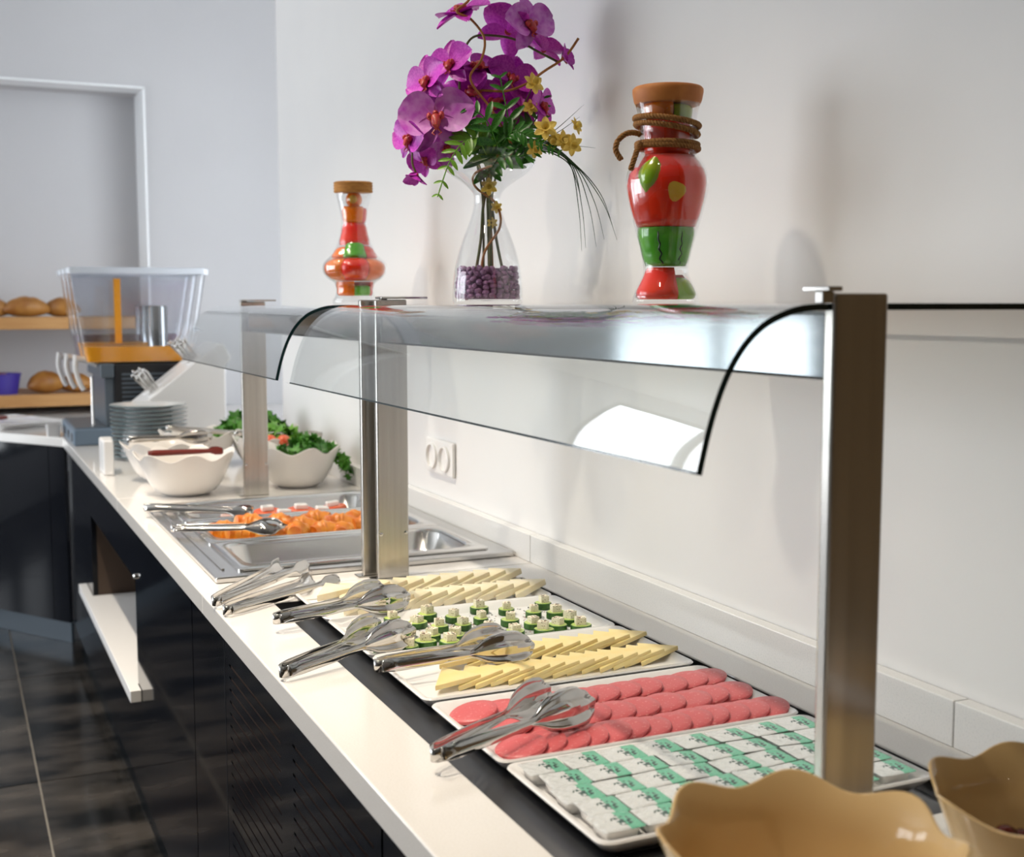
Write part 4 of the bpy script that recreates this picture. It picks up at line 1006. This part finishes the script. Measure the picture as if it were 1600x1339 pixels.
def spray(label, stem_pts, flowers, rad=.0022):
    o = MB().tube(spline(stem_pts, 6), rad, 8).build('orchid_spray', m_stem, None, True, loc=l2, rot=(0, 0, ROT))
    P(o, label, 'orchid', 'orchid sprays in the flower vase')
    for (px, py, aw, r, face, spin, kind, cl) in flowers: flower(o, u2(px, py, aw), face, r*mp2, spin, kind, cl)
    return o
spray('purple orchid spray hanging over the left side of the vase', [u2(756, 425, -.01), u2(755, 310, -.005), u2(745, 250, -.02), u2(722, 180, -.04), u2(690, 150, -.05), u2(660, 190, -.06), u2(650, 250, -.06), u2(655, 272, -.06)],
      [(688, 192, -.085, 58, (-.10, -1, .05), .1, 'l', 0), (674, 138, -.07, 42, (-.7, -.7, .15), .3, 'd', .1), (648, 220, -.06, 40, (-.75, -.6, -.1), -.2, 'd', .1),
       (668, 250, -.05, 30, (-.4, -.8, -.5), .4, 'd', .2), (655, 272, -.06, 24, (-.2, -.3, -1), 0, 'd', .75), (700, 232, -.04, 34, (.1, -.9, -.4), .8, 'l', .2)])
spray('purple orchid spray bunched behind the fern leaves', [u2(764, 425, .01), u2(762, 310, .0), u2(758, 240, .0), u2(740, 150, .01), u2(750, 120, .01)],
      [(708, 108, -.03, 42, (-.55, -.8, .3), .2, 'd', .1), (746, 112, -.01, 50, (.1, -.5, .9), .5, 'd', .0), (735, 150, -.02, 46, (-.2, -.9, .3), 1.2, 'd', .1),
       (800, 125, .0, 44, (.3, -.9, .4), -.4, 'd', .1), (845, 165, .0, 36, (.9, -.5, .2), .2, 'd', .1), (770, 165, .01, 46, (0, -1, .3), 2.0, 'd', .0), (815, 165, .02, 42, (.3, -.9, 0), 1.0, 'd', .1)])
spray('purple orchid spray arching out over the top of the bouquet', [u2(768, 425, .0), u2(764, 310, -.01), u2(740, 230, -.03), u2(722, 170, -.045), u2(723, 120, -.045), u2(728, 90, -.04), u2(742, 68, -.03), u2(770, 64, -.02), u2(805, 70, -.02), u2(840, 88, -.02), u2(872, 104, -.02)],
      [(725, 32, -.03, 46, (-.3, -.35, .9), .2, 'd', .0), (795, 55, .0, 50, (.2, .5, .6), .9, 'd', .1), (826, 48, -.02, 46, (.55, -.8, .2), .1, 'l', .1), (848, 85, -.01, 36, (.4, .3, .8), .6, 'd', .2), (876, 98, -.02, 24, (.8, -.3, .3), -.3, 'd', .6)])
MB()
def twig(label, pts_, rad=.0024):
    P(MB().tube(spline(pts_, 7), rad, 8).build('willow_twig', m_twig, None, True, loc=l2, rot=(0, 0, ROT)), label, 'twig', 'curly willow twigs in the flower vase')
twig('curly brown willow twig looping up through the top orchids', [u2(752, 430, -.02), u2(758, 390, -.025), u2(782, 350, -.02), u2(775, 315, -.015), u2(744, 290, -.015), u2(745, 270, -.03), u2(785, 255, -.06), u2(800, 235, -.07), u2(770, 180, -.06), u2(738, 135, -.06), u2(755, 105, -.06), u2(759, 75, -.06), u2(740, 48, -.06), u2(718, 36, -.06), u2(735, 20, -.055), u2(744, -2, -.05)])
twig('brown willow twig reaching out to the right of the orchids', [u2(770, 430, .02), u2(766, 320, .0), u2(760, 250, .0), u2(750, 190, -.02), u2(745, 150, -.03), u2(790, 148, -.03), u2(822, 137, -.03), u2(850, 118, -.03), u2(880, 98, -.03), u2(901, 70, -.03)])
# fern fronds
def leaflet(m_, name='leaflet'):
    rows_ = []
    for i in range(7):
        t = i/6; wd = .17*max(math.sin(PI*min(t*.9+.07, .985))**.7, .05)
        rows_.append([(s*wd, t, .10*abs(s)*wd*3 - .18*t*t) for s in (-1, -.5, 0, .5, 1)])
    return MB().loft(rows_, closed=False).mesh(name, m_, True)
LF = {'d': leaflet(m_fern), 'l': leaflet(m_fernl)}
FR = []
def frond(label, pts_, lmax, n_, kind, up=(0, -1, .4), taper=1.0):
    sp_ = spline(pts_, 8)
    o = MB().tube(sp_, .0012, 6).build('fern_frond', m_fern if kind == 'd' else m_fernl, None, True, loc=l2, rot=(0, 0, ROT))
    P(o, label, 'fern', 'fern fronds in the flower vase'); FR.append(o)
    for k in range(n_):
        t = .12+.86*k/(n_-1); i = min(int(t*(len(sp_)-1)), len(sp_)-2); p_ = sp_[i]; tg = (sp_[i+1]-sp_[i]).normalized()
        L = lmax*(1-.75*taper*t)*(.75+.25*min(1, t*6))
        for sd in (-1, 1):
            nrm_ = Vector(up).normalized(); side = tg.cross(nrm_).normalized()*sd; d = (side+tg*.65+nrm_*random.uniform(-.1, .25)).normalized()
            z_ = (nrm_-d*nrm_.dot(d)).normalized(); x_ = d.cross(z_)
            l_ = link('leaflet', LF[kind], o); l_.matrix_local = Matrix.LocRotScale(p_, Matrix((x_, d, z_)).transposed().to_quaternion(), Vector((L, L, L)))
frond('dark green fern frond rising in the middle of the bouquet', [u2(790, 262, -.03), u2(800, 225, -.06), u2(792, 180, -.075), u2(782, 130, -.07)], .068, 7, 'd')
frond('dark green fern frond leaning left across the orchids', [u2(785, 262, -.03), u2(775, 225, -.075), u2(760, 195, -.09), u2(735, 180, -.09)], .070, 6, 'd')
frond('dark green narrow fern frond pointing right', [u2(775, 250, -.04), u2(800, 215, -.085), u2(832, 226, -.09), u2(872, 246, -.085)], .040, 14, 'd')
frond('light green fern frond drooping over the left rim', [u2(770, 260, -.03), u2(748, 225, -.085), u2(728, 232, -.10), u2(708, 262, -.11), u2(690, 312, -.11)], .052, 11, 'l')
frond('dark green fern frond at the right behind the yellow flowers', [u2(775, 262, .0), u2(810, 220, .0), u2(835, 190, .0), u2(850, 150, .01)], .06, 8, 'd')
frond('dark green fern frond at the back of the bouquet', [u2(770, 262, .02), u2(790, 200, .03), u2(812, 150, .04)], .06, 8, 'd')
frond('dark green fern frond low over the vase mouth', [u2(765, 270, -.02), u2(780, 250, -.07), u2(815, 250, -.085), u2(845, 240, -.08)], .05, 8, 'd')
frond('dark green fern frond low at the left of the vase mouth', [u2(765, 270, .0), u2(752, 245, -.05), u2(735, 215, -.06), u2(722, 190, -.05)], .06, 7, 'd')
def stemline(par, pts_):
    MB().tube(spline(pts_, 6), .0028, 8).build('stem', m_stem, par, True)
stemline(FR.pop(0), [u2(765, 430, -.015), u2(767, 350, -.012), u2(766, 290, -.01), u2(775, 240, -.01)])
stemline(FR.pop(0), [u2(788, 428, -.01), u2(776, 370, -.01), u2(768, 310, -.005), u2(760, 250, .0)])
stemline(FR.pop(0), [u2(742, 430, -.01), u2(752, 370, -.01), u2(757, 310, -.005), u2(775, 240, .0)])
# yellow blossoms
yp = petal_mesh('petal', 1.0, .62, .2, .05, m_daff, .7)
def daff_mesh():
    m = MB().lathe([(.12, 0), (.26, .15), (.34, .42), (.40, .52), (.34, .48), (.24, .2), (.05, .08)], 12); return m.mesh('blossom', m_daff, True, 60)
DM = daff_mesh()
def blossoms(label, stem, items):
    o = MB().tube(spline(stem, 5), .0013, 6).build('daffodil_spray', m_stem, None, True, loc=l2, rot=(0, 0, ROT)); P(o, label, 'flower', 'yellow blossom sprays in the flower vase')
    for px, py, aw, r, face in items:
        b_ = link('blossom', DM, o, None, u2(px, py, aw)); b_.rotation_mode = 'QUATERNION'; b_.rotation_quaternion = Vector(face).normalized().to_track_quat('Z', 'Y'); b_.scale = (r*mp2,)*3
        for k in range(6):
            p_ = link('petal', yp, b_); p_.rotation_euler = (0, 0, k*PI/3)
blossoms('yellow blossom spray reaching right past the vase mouth', [u2(768, 330, .0), u2(780, 260, -.03), u2(830, 225, -.07), u2(885, 222, -.07)],
         [(850, 210, -.085, 19, (.0, -1, .3)), (876, 226, -.08, 15, (.4, -.9, 0)), (890, 233, -.08, 17, (.3, -.9, -.2)), (896, 205, -.075, 14, (.8, -.5, .3)), (862, 228, -.08, 13, (-.1, -1, -.2))])
blossoms('yellow blossom spray between the upper orchids and fern', [u2(764, 330, .01), u2(785, 240, .0), u2(830, 145, -.03)], [(833, 138, -.04, 18, (.5, -.8, .3)), (828, 172, -.03, 13, (.2, -.9, .2))])
blossoms('yellow blossom spray low inside the vase neck', [u2(765, 420, -.02), u2(768, 350, -.02), u2(764, 285, -.025)], [(765, 291, -.030, 14, (0, -1, .1)), (776, 321, -.018, 10, (.3, -1, 0)), (770, 345, -.018, 9, (-.2, -1, 0)), (834, 240, -.085, 14, (.3, -.9, -.2))])
# grass
def grass(label, pts_, wd=.0016):
    sp_ = spline(pts_, 8); n_ = len(sp_)
    P(MB().tube(sp_, [wd*(1-.85*(i/(n_-1))**2) for i in range(n_)], 5).build('grass_blade', m_grass, None, True, loc=l2, rot=(0, 0, ROT)), label, 'grass', 'long grass blades in the flower vase')
GB = [((905, 320), 'shortest'), ((906, 390), 'straight hanging'), ((912, 385), 'second straight hanging'), ((928, 383), 'middle'), ((940, 372), 'right middle'), ((960, 375), 'farthest right'), ((952, 350), 'upper right')]
for i, ((px, py), nm) in enumerate(GB):
    grass('%s dark grass blade arching down beside the vase' % nm, [u2(775, 270, -.01), u2(810, 240, -.05), u2(848, 240-2*i, -.06-.004*i), u2(884+3*i, 258+1.5*i, -.065), u2(lerp(890+3*i, px, .6), lerp(262, py, .5), -.065), u2(px, py, -.06)])
for (px, py), nm in (((908, 172), 'upper'), ((902, 190), 'lower'), ((926, 236), 'level')):
    grass('%s thin grass blade pointing out to the right' % nm, [u2(790, 262, -.01), u2(835, 228, -.06), u2(868, lerp(226, py, .35), -.06), u2(px, py, -.06)], .0012)
